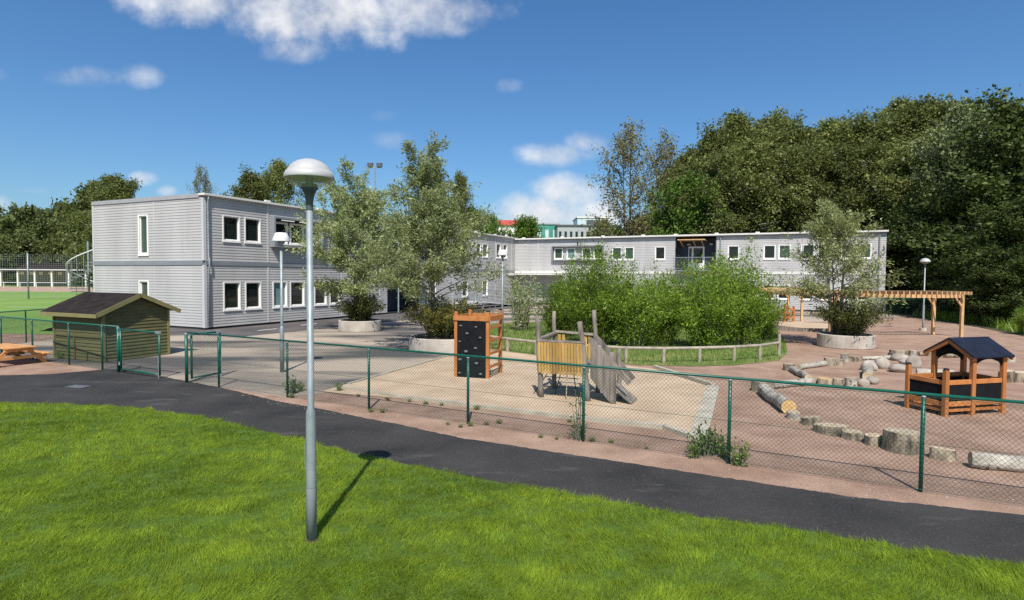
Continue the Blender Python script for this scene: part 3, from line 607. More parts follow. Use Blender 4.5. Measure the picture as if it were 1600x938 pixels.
for sgn in (0, 1):
    y0 = -oe if sgn == 0 else SD + oe; z0 = SE - oe * sl
    p = [(-SL - ov, y0, z0 + .05), (ov, y0, z0 + .05), (ov, SD / 2, SRI + .05), (-SL - ov, SD / 2, SRI + .05)]
    rf.add(p + [(x, y, z + .045) for x, y, z in p], [(0, 1, 2, 3), (4, 5, 6, 7), (0, 1, 5, 4), (1, 2, 6, 5), (3, 0, 4, 7)])
ro = rf.build('roof', 'roof_felt', sh)
for x in (ov - .0, -SL - ov - .025):
    for y0 in (-oe, SD + oe): MB().bar((x + .0125, y0, SE - oe * sl + .045), (x + .0125, SD / 2, SRI + .045), .025, .13).build('bargeboard', 'shed_trim', sh)
MB().box(-SL - ov, -oe - .025, SE - oe * sl - .03, ov, -oe, SE - oe * sl + .085).build('fascia', 'shed_trim', sh)

# ------------------------------------------------------------------ picnic table
pt = thing('picnic_table', 'low orange wooden picnic table with benches outside the fence', 'table', (-14.35, 17.3, 0), R(-24))
for i in range(5): y = -.36 + i * .15; MB().box(-1.5, y, .50, .1, y + .14, .535).build('tabletop_board', 'wood_table', pt, bevel=.006)
for y0 in (-.78, .54):
    for k in range(2): MB().box(-1.5, y0 + k * .125, .27, .1, y0 + .118 + k * .125, .305).build('bench_board', 'wood_table', pt, bevel=.006)
for x in (-.12, -1.28):
    for sgn in (-1, 1): MB().bar((x, sgn * .72, .0), (x, sgn * .2, .5), .05, .1, (0, 1, 0)).build('leg', 'wood_table', pt)
    MB().bar((x + .052, -.72, .225), (x + .052, .72, .225), .05, .085).build('cross_beam', 'wood_table', pt)
    MB().bar((x + .052, -.36, .455), (x + .052, .36, .455), .05, .085).build('top_beam', 'wood_table', pt)

# ------------------------------------------------------------------ climbing wall box
cw = thing('climbing_frame', 'orange wood climbing frame with black climbing wall panel in the sand', 'climbing frame', G(762, 592), R(-18))
cwW, cwD, cwH = .9, 1.0, 1.68
for x, y in ((0, 0), (-cwW, 0), (0, cwD), (-cwW, cwD)):
    po = MB().box(x - .045, y - .045, -.02, x + .045, y + .045, cwH + .08).build('post', 'wood_orange', cw, bevel=.008)
    MB().box(x - .05, y - .05, cwH + .081, x + .05, y + .05, cwH + .115).build('cap', 'cap_black', po, bevel=.01)
for a, b_ in (((-cwW - .045, -.062), (.045, -.062)), ((-cwW - .045, cwD + .062), (.045, cwD + .062))):
    MB().box(a[0], a[1] - .017, cwH - .16, b_[0], a[1] + .017, cwH - .03).build('top_board', 'wood_orange', cw, bevel=.005)
for x in (.062, -cwW - .062): MB().box(x - .017, -.045, cwH - .16, x + .017, cwD + .045, cwH - .03).build('top_board', 'wood_orange', cw, bevel=.005)
pn = MB().box(-cwW + .046, -.05, .02, -.046, -.03, cwH - .17).build('climbing_panel', 'panel_black', cw)
rr = random.Random(4)
for i, (x, z) in enumerate(((-.75, 1.38), (-.32, 1.36), (-.57, 1.18), (-.2, 1.08), (-.78, .96), (-.33, .80), (-.6, .70), (-.77, .48), (-.3, .40), (-.78, .12), (-.18, .12))):
    b = MB(); b.lathe([(0.0, .02), (.012, .028), (.03, .02), (.04, 0)], 8); v = b.v; k = rr.uniform(.7, 1.2)
    b.v = [(x + a * k * 1.3, -.051 - c * k * 1.6, z + b_ * k * .8) for a, b_, c in v]; b.build('hold', 'hold', pn, True)
for z in (.27, .62, .97, 1.3): MB().box(.02, .045, z, .055, cwD - .045, z + .075).build('rung', 'wood_orange', cw, bevel=.005)
for z in (.27, .62, .97, 1.3): MB().box(-cwW - .055, .045, z, -cwW - .02, cwD - .045, z + .075).build('rung', 'wood_orange', cw, bevel=.005)
b = MB()
for y in (.35, .65): b.tube([(-cwW + .1, y, 1.5), (-.1, y, .05)], .008, 5)
for z in (.4, .8, 1.15): b.tube([(-cwW + .1 + (1.5 - z) * .5, .2, z), (-cwW + .1 + (1.5 - z) * .5, .8, z)], .008, 5)
b.tube([(-.3, .5, 1.52), (-.3, .5, .1)], .01, 5)
b.build('rope_net', 'rope', cw)

# ------------------------------------------------------------------ log play tower with ramp
TW0 = Vector((1.4, 13.2, 0))
tw = thing('play_tower', 'weathered log play tower with yellow plank wall and grey ramp', 'play tower', TW0)
def T(x, y, z): return (x - TW0.x, y - TW0.y, z)
tA, tB, tC, tD, tE, tF = (.67, 13.22), (1.67, 12.84), (2.15, 12.6), (2.40, 13.1), (1.03, 14.17), (2.03, 13.79)
def logpost(x, y, h, lx, ly, r, seed):
    rr = random.Random(seed); pts = []; rad = []
    for i in range(9):
        t_ = i / 8; pts.append(T(x + lx * t_ + rr.uniform(-.012, .012), y + ly * t_ + rr.uniform(-.012, .012), h * t_ - (.04 if i == 0 else 0))); rad.append(r * (1 - .18 * t_) * rr.uniform(.95, 1.05))
    return MB().tube(pts, rad, 12).build('post', 'wood_grey', tw, True)
for i, (pp, h, lx, r) in enumerate(((tA, 1.8, -.11, .062), (tB, 1.73, -.2, .068), (tE, 1.88, -.02, .055), (tF, 1.93, -.12, .058), (tC, 1.1, -.03, .058), (tD, 1.13, -.03, .055))): logpost(*pp, h, lx, 0, r, i)
dk = MB()
vA, vB, vE, vF = (Vector((*q, 0)) for q in (tA, tB, tE, tF))
for i in range(7):
    a, b_ = vA.lerp(vE, (i + .06) / 7), vA.lerp(vE, (i + .94) / 7); c, d = vB.lerp(vF, (i + .94) / 7), vB.lerp(vF, (i + .06) / 7)
    q = MB(); q.prism([(p.x - TW0.x, p.y - TW0.y) for p in (a, d, c, b_)], .72, .76); q.build('deck_plank', 'wood_grey', tw)
for a, b_ in ((vA, vB), (vE, vF)): MB().bar(T(a.x, a.y, .665), T(b_.x, b_.y, .665), .07, .1).build('joist', 'wood_grey', tw)
fdir = (vB - vA).normalized(); nrm = Vector((fdir.y, -fdir.x, 0))
npk = 15
for i in range(npk):
    c = vA.lerp(vB, (i + .85) / (npk + .7)) + nrm * .07 - Vector((.07, 0, 0)); rr = random.Random(i)
    z0, z1 = .56 + rr.uniform(-.02, .015), 1.27 + rr.uniform(-.008, .008)
    q = MB(); q.bar(T(c.x, c.y, z0), T(c.x - .02, c.y, z1), .052, .02, nrm); q.build('plank', 'wood_yellow', tw)
for z, m_ in ((1.285, 'wood_grey'), (1.2, 'wood_yellow'), (.8, 'wood_yellow')):
    a, b_ = vA + nrm * .045 - Vector((.07, 0, 0)), vB + nrm * .045 - Vector((.07, 0, 0)); MB().bar(T(a.x, a.y, z), T(b_.x, b_.y, z), .045 if z < 1.25 else .1, .06 if z < 1.25 else .035).build('rail', m_, tw)
MB().bar(T(vA.x - .04, vA.y, 1.32), T(vE.x, vE.y, 1.36), .1, .04).build('rail', 'wood_grey', tw); MB().bar(T(vE.x, vE.y, 1.4), T(vF.x - .08, vF.y, 1.36), .05, .05).build('rail', 'rail_wood', tw)
for i in (0, 1, 6, 7, 8):
    c = vE.lerp(vF, (i + 1) / 10) ; MB().bar(T(c.x, c.y, .78), T(c.x, c.y, 1.33), .075, .02, (0, 1, 0)).build('plank', 'wood_yellow', tw)
for i in range(6):
    c = vA.lerp(vE, (i + 1.5) / 8) ; MB().bar(T(c.x - .05, c.y, .7), T(c.x - .05, c.y, 1.3), .075, .02, (1, 0, 0)).build('plank', 'wood_grey', tw)
rdir = Vector((.894, -.447, 0)); RL = 1.02
def rampz(s, top): return top - (s / .62) * .60
for side, (o_, m_) in enumerate(((vB + Vector((.04, -.045, 0)), 0), (vF + Vector((-.12, -.45, 0)), 1))):
    if side == 0:
        for i in range(4):
            s0, s1 = i * .145, i * .145 + .14; p, q = o_ + rdir * s0, o_ + rdir * s1; n_ = Vector((-.447, -.894, 0)) * .022
            zt0, zt1 = 1.30 - s0 * 1.02, 1.30 - s1 * 1.02; zb0, zb1 = max(.02, .52 - s0 * 1.1), max(.02, .52 - s1 * 1.1)
            if i == 3: zb0 = zb1 = .02
            vs_ = [T(p.x, p.y, zb0), T(q.x, q.y, zb1), T(q.x, q.y, zt1), T(p.x, p.y, zt0)]; vs2 = [(a + n_.x, b_ + n_.y, c) for a, b_, c in vs_]
            MB().add(vs_ + vs2, [(0, 1, 2, 3), (7, 6, 5, 4), (0, 4, 5, 1), (1, 5, 6, 2), (2, 6, 7, 3), (3, 7, 4, 0)]).build('side_board', 'wood_grey', tw)
    e0, e1 = o_ + rdir * -.03, o_ + rdir * .86
    MB().bar(T(e0.x, e0.y, 1.36), T(e1.x, e1.y, .47), .035, .11).build('handrail', 'wood_grey', tw)
q = MB(); a, b_ = vB + Vector((.02, .06, 0)), vF + Vector((-.12, -.4, 0)); a2, b2 = a + rdir * .95, b_ + rdir * .95
q.add([T(a.x, a.y, .77), T(b_.x, b_.y, .77), T(b2.x, b2.y, .04), T(a2.x, a2.y, .04), T(a.x, a.y, .73), T(b_.x, b_.y, .73), T(b2.x, b2.y, .0), T(a2.x, a2.y, .0)], [(0, 1, 2, 3), (7, 6, 5, 4), (0, 4, 5, 1), (1, 5, 6, 2), (2, 6, 7, 3), (3, 7, 4, 0)]).build('ramp_deck', 'wood_grey', tw)
b = MB(); c0 = vA.lerp(vB, .5) + (vE - vA) * .2
for k in (-.22, .0, .22): b.tube([T(c0.x + k - .1, c0.y - k * .3, .7), T(c0.x + k * 2.2 - .25, c0.y + .25 - k * .3, .02)], .011, 5)
for z in (.2, .42): b.tube([T(c0.x - .6 + z * .3, c0.y + .3, z), T(c0.x + .25, c0.y + .0, z)], .009, 5)
b.build('climbing_net', 'cap_black', tw)
b = MB(); c0 = vA.lerp(vB, .55); b.tube([T(c0.x, c0.y - .05, .62), T(c0.x - .02, c0.y - .07, -.0)], .012, 6); b.build('rope', 'rope', tw)

# ------------------------------------------------------------------ playhouse
PK = G(1476, 651); PR_ = G(1565, 645); PL = G(1426, 637)
pv = PR_ - PK; pr = math.atan2(pv.y, pv.x)
ph_ = thing('playhouse', 'small orange wood playhouse with navy roof and fenced porch', 'playhouse', PK, pr)
W1 = pv.length; hx = W1 * .46; D_ = .82
print('playhouse', W1, (PL - PK).length)
HP = 1.2
def ppost(x, y, h, cap=False, m_='wood_orange', s=.045):
    o = MB().box(x - s, y - s, -.02, x + s, y + s, h).build('post', m_, ph_, bevel=.008)
    if cap: MB().lathe([(s * 1.15, h + .001), (s * 1.15, h + .02), (s * .7, h + .035), (0, h + .036)], 12, x, y).build('cap', 'cap_black', o)
ppost(0, 0, .92, True); ppost(0, D_, .92, True)
for x, y in ((hx, 0), (W1, 0), (hx, D_), (W1, D_)): ppost(x, y, HP)
def low(x0, y0, x1, y1, split=False):
    a, b_ = Vector((x0, y0, 0)), Vector((x1, y1, 0)); d = (b_ - a).normalized()
    a2, b2 = a + d * .05, b_ - d * .05
    MB().bar((a2.x, a2.y, .455), (b2.x, b2.y, .455), .022, .33).build('panel', 'panel_black', ph_)
    MB().bar((a2.x, a2.y, .665), (b2.x, b2.y, .665), .05, .09).build('rail', 'wood_orange', ph_, bevel=.005)
    MB().bar((a2.x, a2.y, .24), (b2.x, b2.y, .24), .05, .10).build('rail', 'wood_orange', ph_, bevel=.005)
    MB().bar((a2.x, a2.y, .11), (b2.x, b2.y, .11), .035, .05).build('rail', 'wood_orange', ph_)
low(0, 0, hx, 0); low(hx, 0, W1, 0); low(0, 0, 0, D_); low(W1, 0, W1, D_); low(hx, D_, W1, D_); low(0, D_, hx, D_)
MB().box(.05, .05, .1, W1 - .05, D_ - .05, .125).build('floor', 'wood_orange', ph_)
MB().box(hx + .05, D_ * .55, .30, W1 - .05, D_ - .06, .34).build('seat', 'wood_orange', ph_)
rz_ = HP + .25
def arch(p0, p1, z0, z1, base):   # arched black board between two posts
    p0, p1 = Vector(p0), Vector(p1); n = 10; b = MB(); d = (p1 - p0).normalized(); n_ = Vector((-d.y, d.x, 0)) * .012; top, bot = [], []
    for i in range(n + 1):
        t_ = i / n; c = p0.lerp(p1, t_); bot.append((c.x, c.y, z0 + (z1 - z0) * math.sin(math.pi * t_) ** .6)); top.append((c.x, c.y, base(t_)))
    vs_ = [(x + s * n_.x, y + s * n_.y, z) for s in (-1, 1) for (x, y, z) in bot + top]; k = 2 * (n + 1)
    fs = []
    for i in range(n): fs += [(i, i + 1, n + 2 + i, n + 1 + i), (k + i + 1, k + i, k + n + 1 + i, k + n + 2 + i), (i, k + i, k + i + 1, i + 1)]
    return b.add(vs_, fs)
arch((hx + .04, 0, 0), (W1 - .04, 0, 0), HP - .24, HP - .09, lambda t_: HP - .02).build('arch_board', 'panel_black', ph_)
arch((hx + .04, D_, 0), (W1 - .04, D_, 0), HP - .24, HP - .09, lambda t_: HP - .02).build('arch_board', 'panel_black', ph_)
gz = lambda t_: HP - .02 + (rz_ - HP) * (1 - abs(2 * t_ - 1)) * .97
for x in (hx, W1): arch((x, .04, 0), (x, D_ - .04, 0), HP - .14, HP + .02, gz).build('gable_board', 'panel_black', ph_)
for sgn in (0, 1):
    y0 = -.13 if sgn == 0 else D_ + .13; z0 = HP - (rz_ - HP) / (D_ / 2) * .13
    p = [(hx - .15, y0, z0), (W1 + .12, y0, z0), (W1 + .12, D_ / 2, rz_), (hx - .15, D_ / 2, rz_)]
    b = MB(); b.add([(x, y, z + .03) for x, y, z in p] + [(x, y, z + .06) for x, y, z in p], [(3, 2, 1, 0), (4, 5, 6, 7), (0, 1, 5, 4), (1, 2, 6, 5), (2, 3, 7, 6), (3, 0, 4, 7)]); b.build('roof_panel', 'roof_navy', ph_)
    for x in (hx - .12, W1 + .09): MB().bar((x, y0 + .02, z0 - .005), (x, D_ / 2, rz_ - .01), .035, .075).build('bargeboard', 'wood_orange', ph_)
# ------------------------------------------------------------------ low wooden rail round the island
rw = thing('rail_fence', 'low weathered wooden rail fence round the willow island', 'fence')
rpx = [(735, 541), (793, 550), (838, 556), (900, 562), (978, 567), (1037, 568), (1093, 567), (1147, 565), (1187, 562), (1217, 557)]
rp_ = [G(*q) for q in rpx]
for i, p in enumerate(rp_):
    MB().tube([(p.x, p.y, -.02), (p.x, p.y, .50 if i < 9 else .78)], .055, 8).build('post', 'rail_wood', rw)
for a, b_ in zip(rp_[:-1], rp_[1:]): MB().tube([(a.x, a.y, .47), (b_.x, b_.y, .47)], .05, 8).build('rail', 'rail_wood', rw)

# ------------------------------------------------------------------ planters
def planter(label, px, py, dia, h):
    p = G(px, py); p.y += dia * .38
    t = thing('planter', label, 'planter', p)
    MB().lathe([(dia / 2 - .02, 0), (dia / 2, .03), (dia / 2, h - .02), (dia / 2 - .02, h), (dia / 2 - .1, h), (dia / 2 - .1, h - .1)], 40).build('ring', 'concrete', t)
    MB().lathe([(dia / 2 - .1, h - .09), (.3, h - .02), (0, h)], 24).build('soil', 'soil', t)
    return p
P1 = planter('round concrete planter under the willow near the long grey wing', 556, 519, 2.05, .52)
P2 = planter('round concrete planter under the tallest willow behind the sandpit', 690, 552, 2.6, .50)
P3 = planter('round concrete planter under the silvery willow before the pergola', 1339, 546, 2.05, .52)

# ------------------------------------------------------------------ pergola
PC = Vector((19.0, 33.0, 0)); pg = thing('pergola', 'curved wooden pergola with open rafters around the sand area', 'pergola', PC)
a0, a1 = R(-68), R(-262); r_in, r_out, zb = 4.35, 5.65, 1.92
def pol(r, a, z): return (r * math.cos(a), r * math.sin(a), z)
na = 40
for r_, wd in ((r_in, .06), (r_out, .06)):
    for i in range(na):
        x, y = a0 + (a1 - a0) * i / na, a0 + (a1 - a0) * (i + 1) / na
        MB().bar(pol(r_, x, zb), pol(r_, y, zb), wd, .16).build('beam', 'wood_pergola', pg)
for i, a in enumerate((R(-69.5), R(-130), R(-195), R(-259))):
    for r_ in (r_in, r_out):
        po = MB().bar(pol(r_, a, 0), pol(r_, a, zb - .08), .12, .12).build('post', 'wood_pergola', pg)
        for s in (-1, 1):
            if 0 < i < 3 or (s == (-1 if i == 0 else 1)): MB().bar(pol(r_, a, zb - .5), pol(r_, a + s * .4 / r_, zb - .1), .05, .08).build('brace', 'wood_pergola', po)
nr = 84
rb = None
for i in range(nr):
    a = a0 + (a1 - a0) * (i + .3) / nr
    MB().bar(pol(r_in - .35, a, zb + .15), pol(r_out + .35, a, zb + .15), .045, .14).build('rafter', 'wood_pergola', pg)
se = thing('sand_border', 'dark timber border along the sand under the pergola', 'edging')
for i in range(12):
    x, y = R(-200) + R(150) * i / 12, R(-200) + R(150) * (i + 1) / 12
    MB().bar((15.9 + 3.42 * math.cos(x), 33.6 + 3.62 * math.sin(x), .09), (15.9 + 3.42 * math.cos(y), 33.6 + 3.62 * math.sin(y), .09), .1, .18).build('board', 'wood_grey', se)
# little orange play bench by the sand
pb = thing('play_bench', 'small orange wooden play stand on the sand below the pergola', 'play furniture', G(1233, 503), R(20))
for x, y, h in ((-.35, 0, 1.1), (.35, 0, .95), (-.35, .6, .9), (.35, .6, .9)): MB().box(x - .05, y - .05, 0, x + .05, y + .05, h).build('post', 'wood_orange', pb)
MB().box(-.42, -.06, .5, .5, .66, .56).build('table_board', 'wood_orange', pb); MB().bar((-.35, 0, .95), (.38, 0, .7), .05, .12).build('rail', 'wood_orange', pb); MB().box(-.42, -.055, .2, .42, -.01, .34).build('rail', 'wood_orange', pb)

# ------------------------------------------------------------------ stumps, logs, boulders
def hz(px): d = cf + cr * ((px - 800) / FPX); return PH / 2 + FPX * d.z / cu.z
def m_per_px(py, px): return CAM_H / (py - hz(px))
def stump(px, py, wpx, hpx, label, pale=False, tan=False, seed=0, ell=1.0):
    k = m_per_px(py, px); p = G(px, py); r_ = wpx * k / 2; h = hpx * k; p.y += r_ * .8
    rr = random.Random(seed * 13 + 5); n = 32
    t = thing('tree_stump', label, 'stump', p, rr.uniform(0, 6))
    lob = [1 + .09 * math.sin(2 * a * 2 * math.pi / n + seed) + rr.uniform(-.06, .04) for a in range(n)]
    tilt = (rr.uniform(-.12, .12), rr.uniform(-.12, .12)); b = MB(); vs_ = []
    lev = [(-.03, 1.06), (.25, 1.0), (.6, .97), (.93, .96), (1.0, .93)]
    for z, q in lev:
        for j in range(n):
            a = 2 * math.pi * j / n; rad = r_ * q * lob[j] * rr.uniform(.985, 1.015); x, y = rad * math.cos(a) * ell, rad * math.sin(a); vs_.append((x, y, z * h + (x * tilt[0] + y * tilt[1] if z > .5 else 0)))
    b.add(vs_, [(i * n + j, i * n + (j + 1) % n, (i + 1) * n + (j + 1) % n, (i + 1) * n + j) for i in range(len(lev) - 1) for j in range(n)])
    b.build('bark', 'bark_pale' if pale else 'bark', t, True)
    top = [(x * .995, y * .995, z + .001) for x, y, z in vs_[-n:]]; MB().add(top + [(0, 0, h + .004)], [(j, (j + 1) % n, n) for j in range(n)]).build('cut_face', 'cut_tan' if tan else 'cut_wood', t)
    return t
ST = [(1190, 613, 25, 17, 'stump at the far end of the thick grey log by the sandpit', 0, 0), (1244, 656, 23, 12, 'small stump touching the sawn end of the thick grey log', 1, 0), (1273, 666, 28, 14, 'second stump from the thick grey log in the curved row', 0, 0),
      (1307, 681, 42, 15, 'wide oval flat stump in the middle of the curved row', 0, 0), (1338, 689, 29, 14, 'stump between the wide oval one and a narrow dark one', 0, 0), (1370, 697, 26, 17, 'narrow dark stump standing beside the giant stump', 0, 0), (1426, 710, 60, 35, 'giant thick tree stump beside the green fence post', 0, 0), (1482, 721, 33, 19, 'short stump between the giant stump and the long pale log', 0, 0),
      (1236, 580, 18, 12, 'lone stump at the head of the small grey log', 0, 0), (1275, 601, 15, 10, 'lowest stump in the row of four before the boulders', 0, 0), (1293, 604, 20, 13, 'ragged-topped stump second in the row of four', 0, 1), (1313, 605, 16, 14, 'slim stump third in the row of four', 0, 0), (1334, 607, 20, 18, 'tallest stump of the row of four beside the boulder', 1, 0),
      (1300, 573, 17, 14, 'brown stump at the end of the bleached log', 0, 0), (1313, 571, 16, 10, 'low brown stump beside the upright pale log', 0, 0), (1322, 566, 11, 15, 'upright pale log end among brown stumps', 1, 0), (1335, 566, 14, 10, 'brown stump just past the upright pale log', 0, 0), (1345, 565, 9, 6, 'tiny dark stump near the pink boulder', 0, 0),
      (1395, 557, 9, 6, 'tiny stump behind the grey boulder', 0, 0), (1410, 556, 24, 9, 'broad stump behind the grey boulders', 0, 0), (1429, 556, 11, 9, 'narrow stump beside the broad one behind the boulders', 1, 0), (1456, 555, 14, 5, 'flat low stump seen beside the playhouse', 0, 0),
      (1580, 566, 22, 12, 'stump behind the playhouse farthest from the fence', 1, 0), (1579, 598, 20, 20, 'tall upright stump standing just behind the playhouse', 0, 0), (1599, 598, 18, 18, 'stump next to the tall upright one behind the playhouse', 0, 0)]
for i, (px, py, wp, hp_, lb, pl, tn) in enumerate(ST): stump(px, py, wp, hp_ * .86, lb, pl, tn, i, 1.25 if wp == 42 else 1.0)
def log(pa, pb, dpx, label, pale=True, tan=True, seed=0, half=False):
    a, b_ = G(*pa), G(*pb); r_ = dpx * m_per_px(pa[1], pa[0]) / 2; d = b_ - a; L = d.length; rr = random.Random(seed)
    t = thing('log', label, 'log', a, math.atan2(d.y, d.x)); n = 14; k = 8; pts, rad = [], []
    for i in range(k + 1): pts.append((L * i / k, rr.uniform(-.02, .02), r_ * .93 + rr.uniform(-.008, .008))); rad.append(r_ * rr.uniform(.93, 1.05))
    MB().tube(pts, rad, n, False).build('bark', 'bark_pale' if pale else 'bark', t, True)
    for e in (0, k):
        c = Vector(pts[e]); x = c.x + (-.002 if e == 0 else .002)
        MB().add([(x, c.y + math.cos(2 * math.pi * j / n) * rad[e], c.z + math.sin(2 * math.pi * j / n) * rad[e]) for j in range(n)], [tuple(range(n))]).build('cut_face', 'cut_tan' if tan else 'cut_wood', t)
log((1231, 647), (1192, 616), 22, 'thick grey log beside the sandpit with sawn tan end', True, True, 1)
log((1518, 731), (1660, 742), 25, 'long pale peeled log lying past the short stump', True, False, 2)
log((1262, 595), (1237, 581), 11, 'small grey log leading up to the lone stump', True, False, 3)
log((1247, 578), (1297, 571), 9, 'bleached rough log between the lone stump and brown stumps', True, False, 4)
log((1206, 608), (1268, 601), 12, 'whitish split log behind the green fence rail', True, False, 5)
log((1357, 596), (1356, 583), 16, 'short grey log between two boulders', True, False, 6)
log((1432, 586), (1490, 589), 11, 'whitish log running from boulders to the playhouse porch', True, False, 7)
log((1345, 563), (1394, 561), 6, 'thin bleached log behind the pink boulder', True, False, 8)
log((1434, 556), (1448, 556), 7, 'short dark log with tan side behind the boulders', False, True, 9)
log((1476, 559), (1497, 559), 10, 'short tan half log seen through the playhouse', False, True, 10)
def boulder(px, py, wpx, hpx, label, seed):
    k = m_per_px(py, px); p = G(px, py); w_, h = wpx * k / 2, hpx * k; p.y += w_ * .6
    import bmesh
    bm = bmesh.new(); bmesh.ops.create_icosphere(bm, subdivisions=3, radius=1); rr = random.Random(seed); off = [Vector((rr.uniform(-1, 1), rr.uniform(-1, 1), rr.uniform(-1, 1))).normalized() for _ in range(9)]; lim = [rr.uniform(.74, .95) for _ in range(9)]
    for v in bm.verts:
        c = v.co.copy()
        for o, l_ in zip(off, lim):
            e = c.dot(o) - l_
            if e > 0: c -= o * e * .8
        v.co = Vector((c.x * w_, c.y * w_ * .85, c.z * h * .62 + h * .38))
    me = bpy.data.meshes.new('boulder'); bm.to_mesh(me); bm.free(); me.materials.append(MATS['boulder']); me.polygons.foreach_set('use_smooth', [True] * len(me.polygons))
    o = bpy.data.objects.new('boulder', me); col.objects.link(o); o.location = p; o.rotation_euler = (0, 0, rr.uniform(-.4, .4)); tag(o, label, 'boulder')
for i, q in enumerate(((1352, 605, 20, 13, 'pale boulder next to the tallest stump of four'), (1367, 601, 24, 12, 'smooth grey boulder behind the pale one by the four stumps'), (1363, 580, 29, 16, 'pinkish boulder at the top of the short grey log'), (1382, 577, 25, 18, 'rounded boulder beside the pinkish one'), (1411, 583, 32, 13, 'long flat cream boulder before the grey ones'), (1411, 565, 27, 12, 'flat grey boulder in front of the broad stump'), (1433, 576, 25, 20, 'big grey boulder facing the playhouse porch'), (1420, 572, 24, 11, 'cream boulder squeezed between the grey boulders'))): boulder(*q, i)

# ------------------------------------------------------------------ drain grate
dg = thing('drain_grate', 'small iron drain grate set in the asphalt path', 'drain', G(122, 605), R(-15))
fr = MB()
for q in ((-.3, -.2, .3, -.15), (-.3, .15, .3, .2), (-.3, -.15, -.25, .15), (.25, -.15, .3, .15)): fr.box(q[0], q[1], .0, q[2], q[3], .016)
fr.build('frame', 'plinth', dg); MB().box(-.25, -.15, .0, .25, .15, .008).build('pit', 'cap_black', dg)
for i in range(7): MB().box(-.24 + i * .07, -.15, .009, -.215 + i * .07, .15, .015).build('bar', 'galv_paint', dg)

# ------------------------------------------------------------------ trees and plants
def frames(d):
    d = d / (np.linalg.norm(d, axis=1, keepdims=True) + 1e-9); a = np.where(np.abs(d[:, 2:3]) < .9, np.array([[0, 0, 1.]]), np.array([[1., 0, 0]])); x = np.cross(d, a); x /= np.linalg.norm(x, axis=1, keepdims=True) + 1e-9
    return d, x, np.cross(d, x)
def leaves(name, rng, anchors, adir, n, ll, lw, spread, droop, material, parent, wts=None, up=.0):
    idx = rng.choice(len(anchors), n, p=wts); pos = anchors[idx] + rng.normal(0, 1, (n, 3)) * spread
    d = adir[idx] * .5 + rng.normal(0, .6, (n, 3)); d[:, 2] -= droop; d[:, 2] += up; d, x, y = frames(d)
    th = rng.uniform(0, 2 * np.pi, (n, 1)); s = x * np.cos(th) + y * np.sin(th)
    k = np.clip(rng.lognormal(-.08, .32, (n, 1)), .4, 1.8); L = d * ll * k; W_ = s * lw * k * .5; nn = np.cross(d, s) * lw * .18
    V_ = np.stack([pos, pos + L * .45 + W_ + nn, pos + L, pos + L * .45 - W_ + nn], 1).reshape(-1, 3)
    attr = np.clip(rng.beta(1.6, 2.2, n), 0, 1)
    return mesh_np(name, V_, np.arange(n * 4).reshape(-1, 4), material, parent, attr)
TOPS = {}
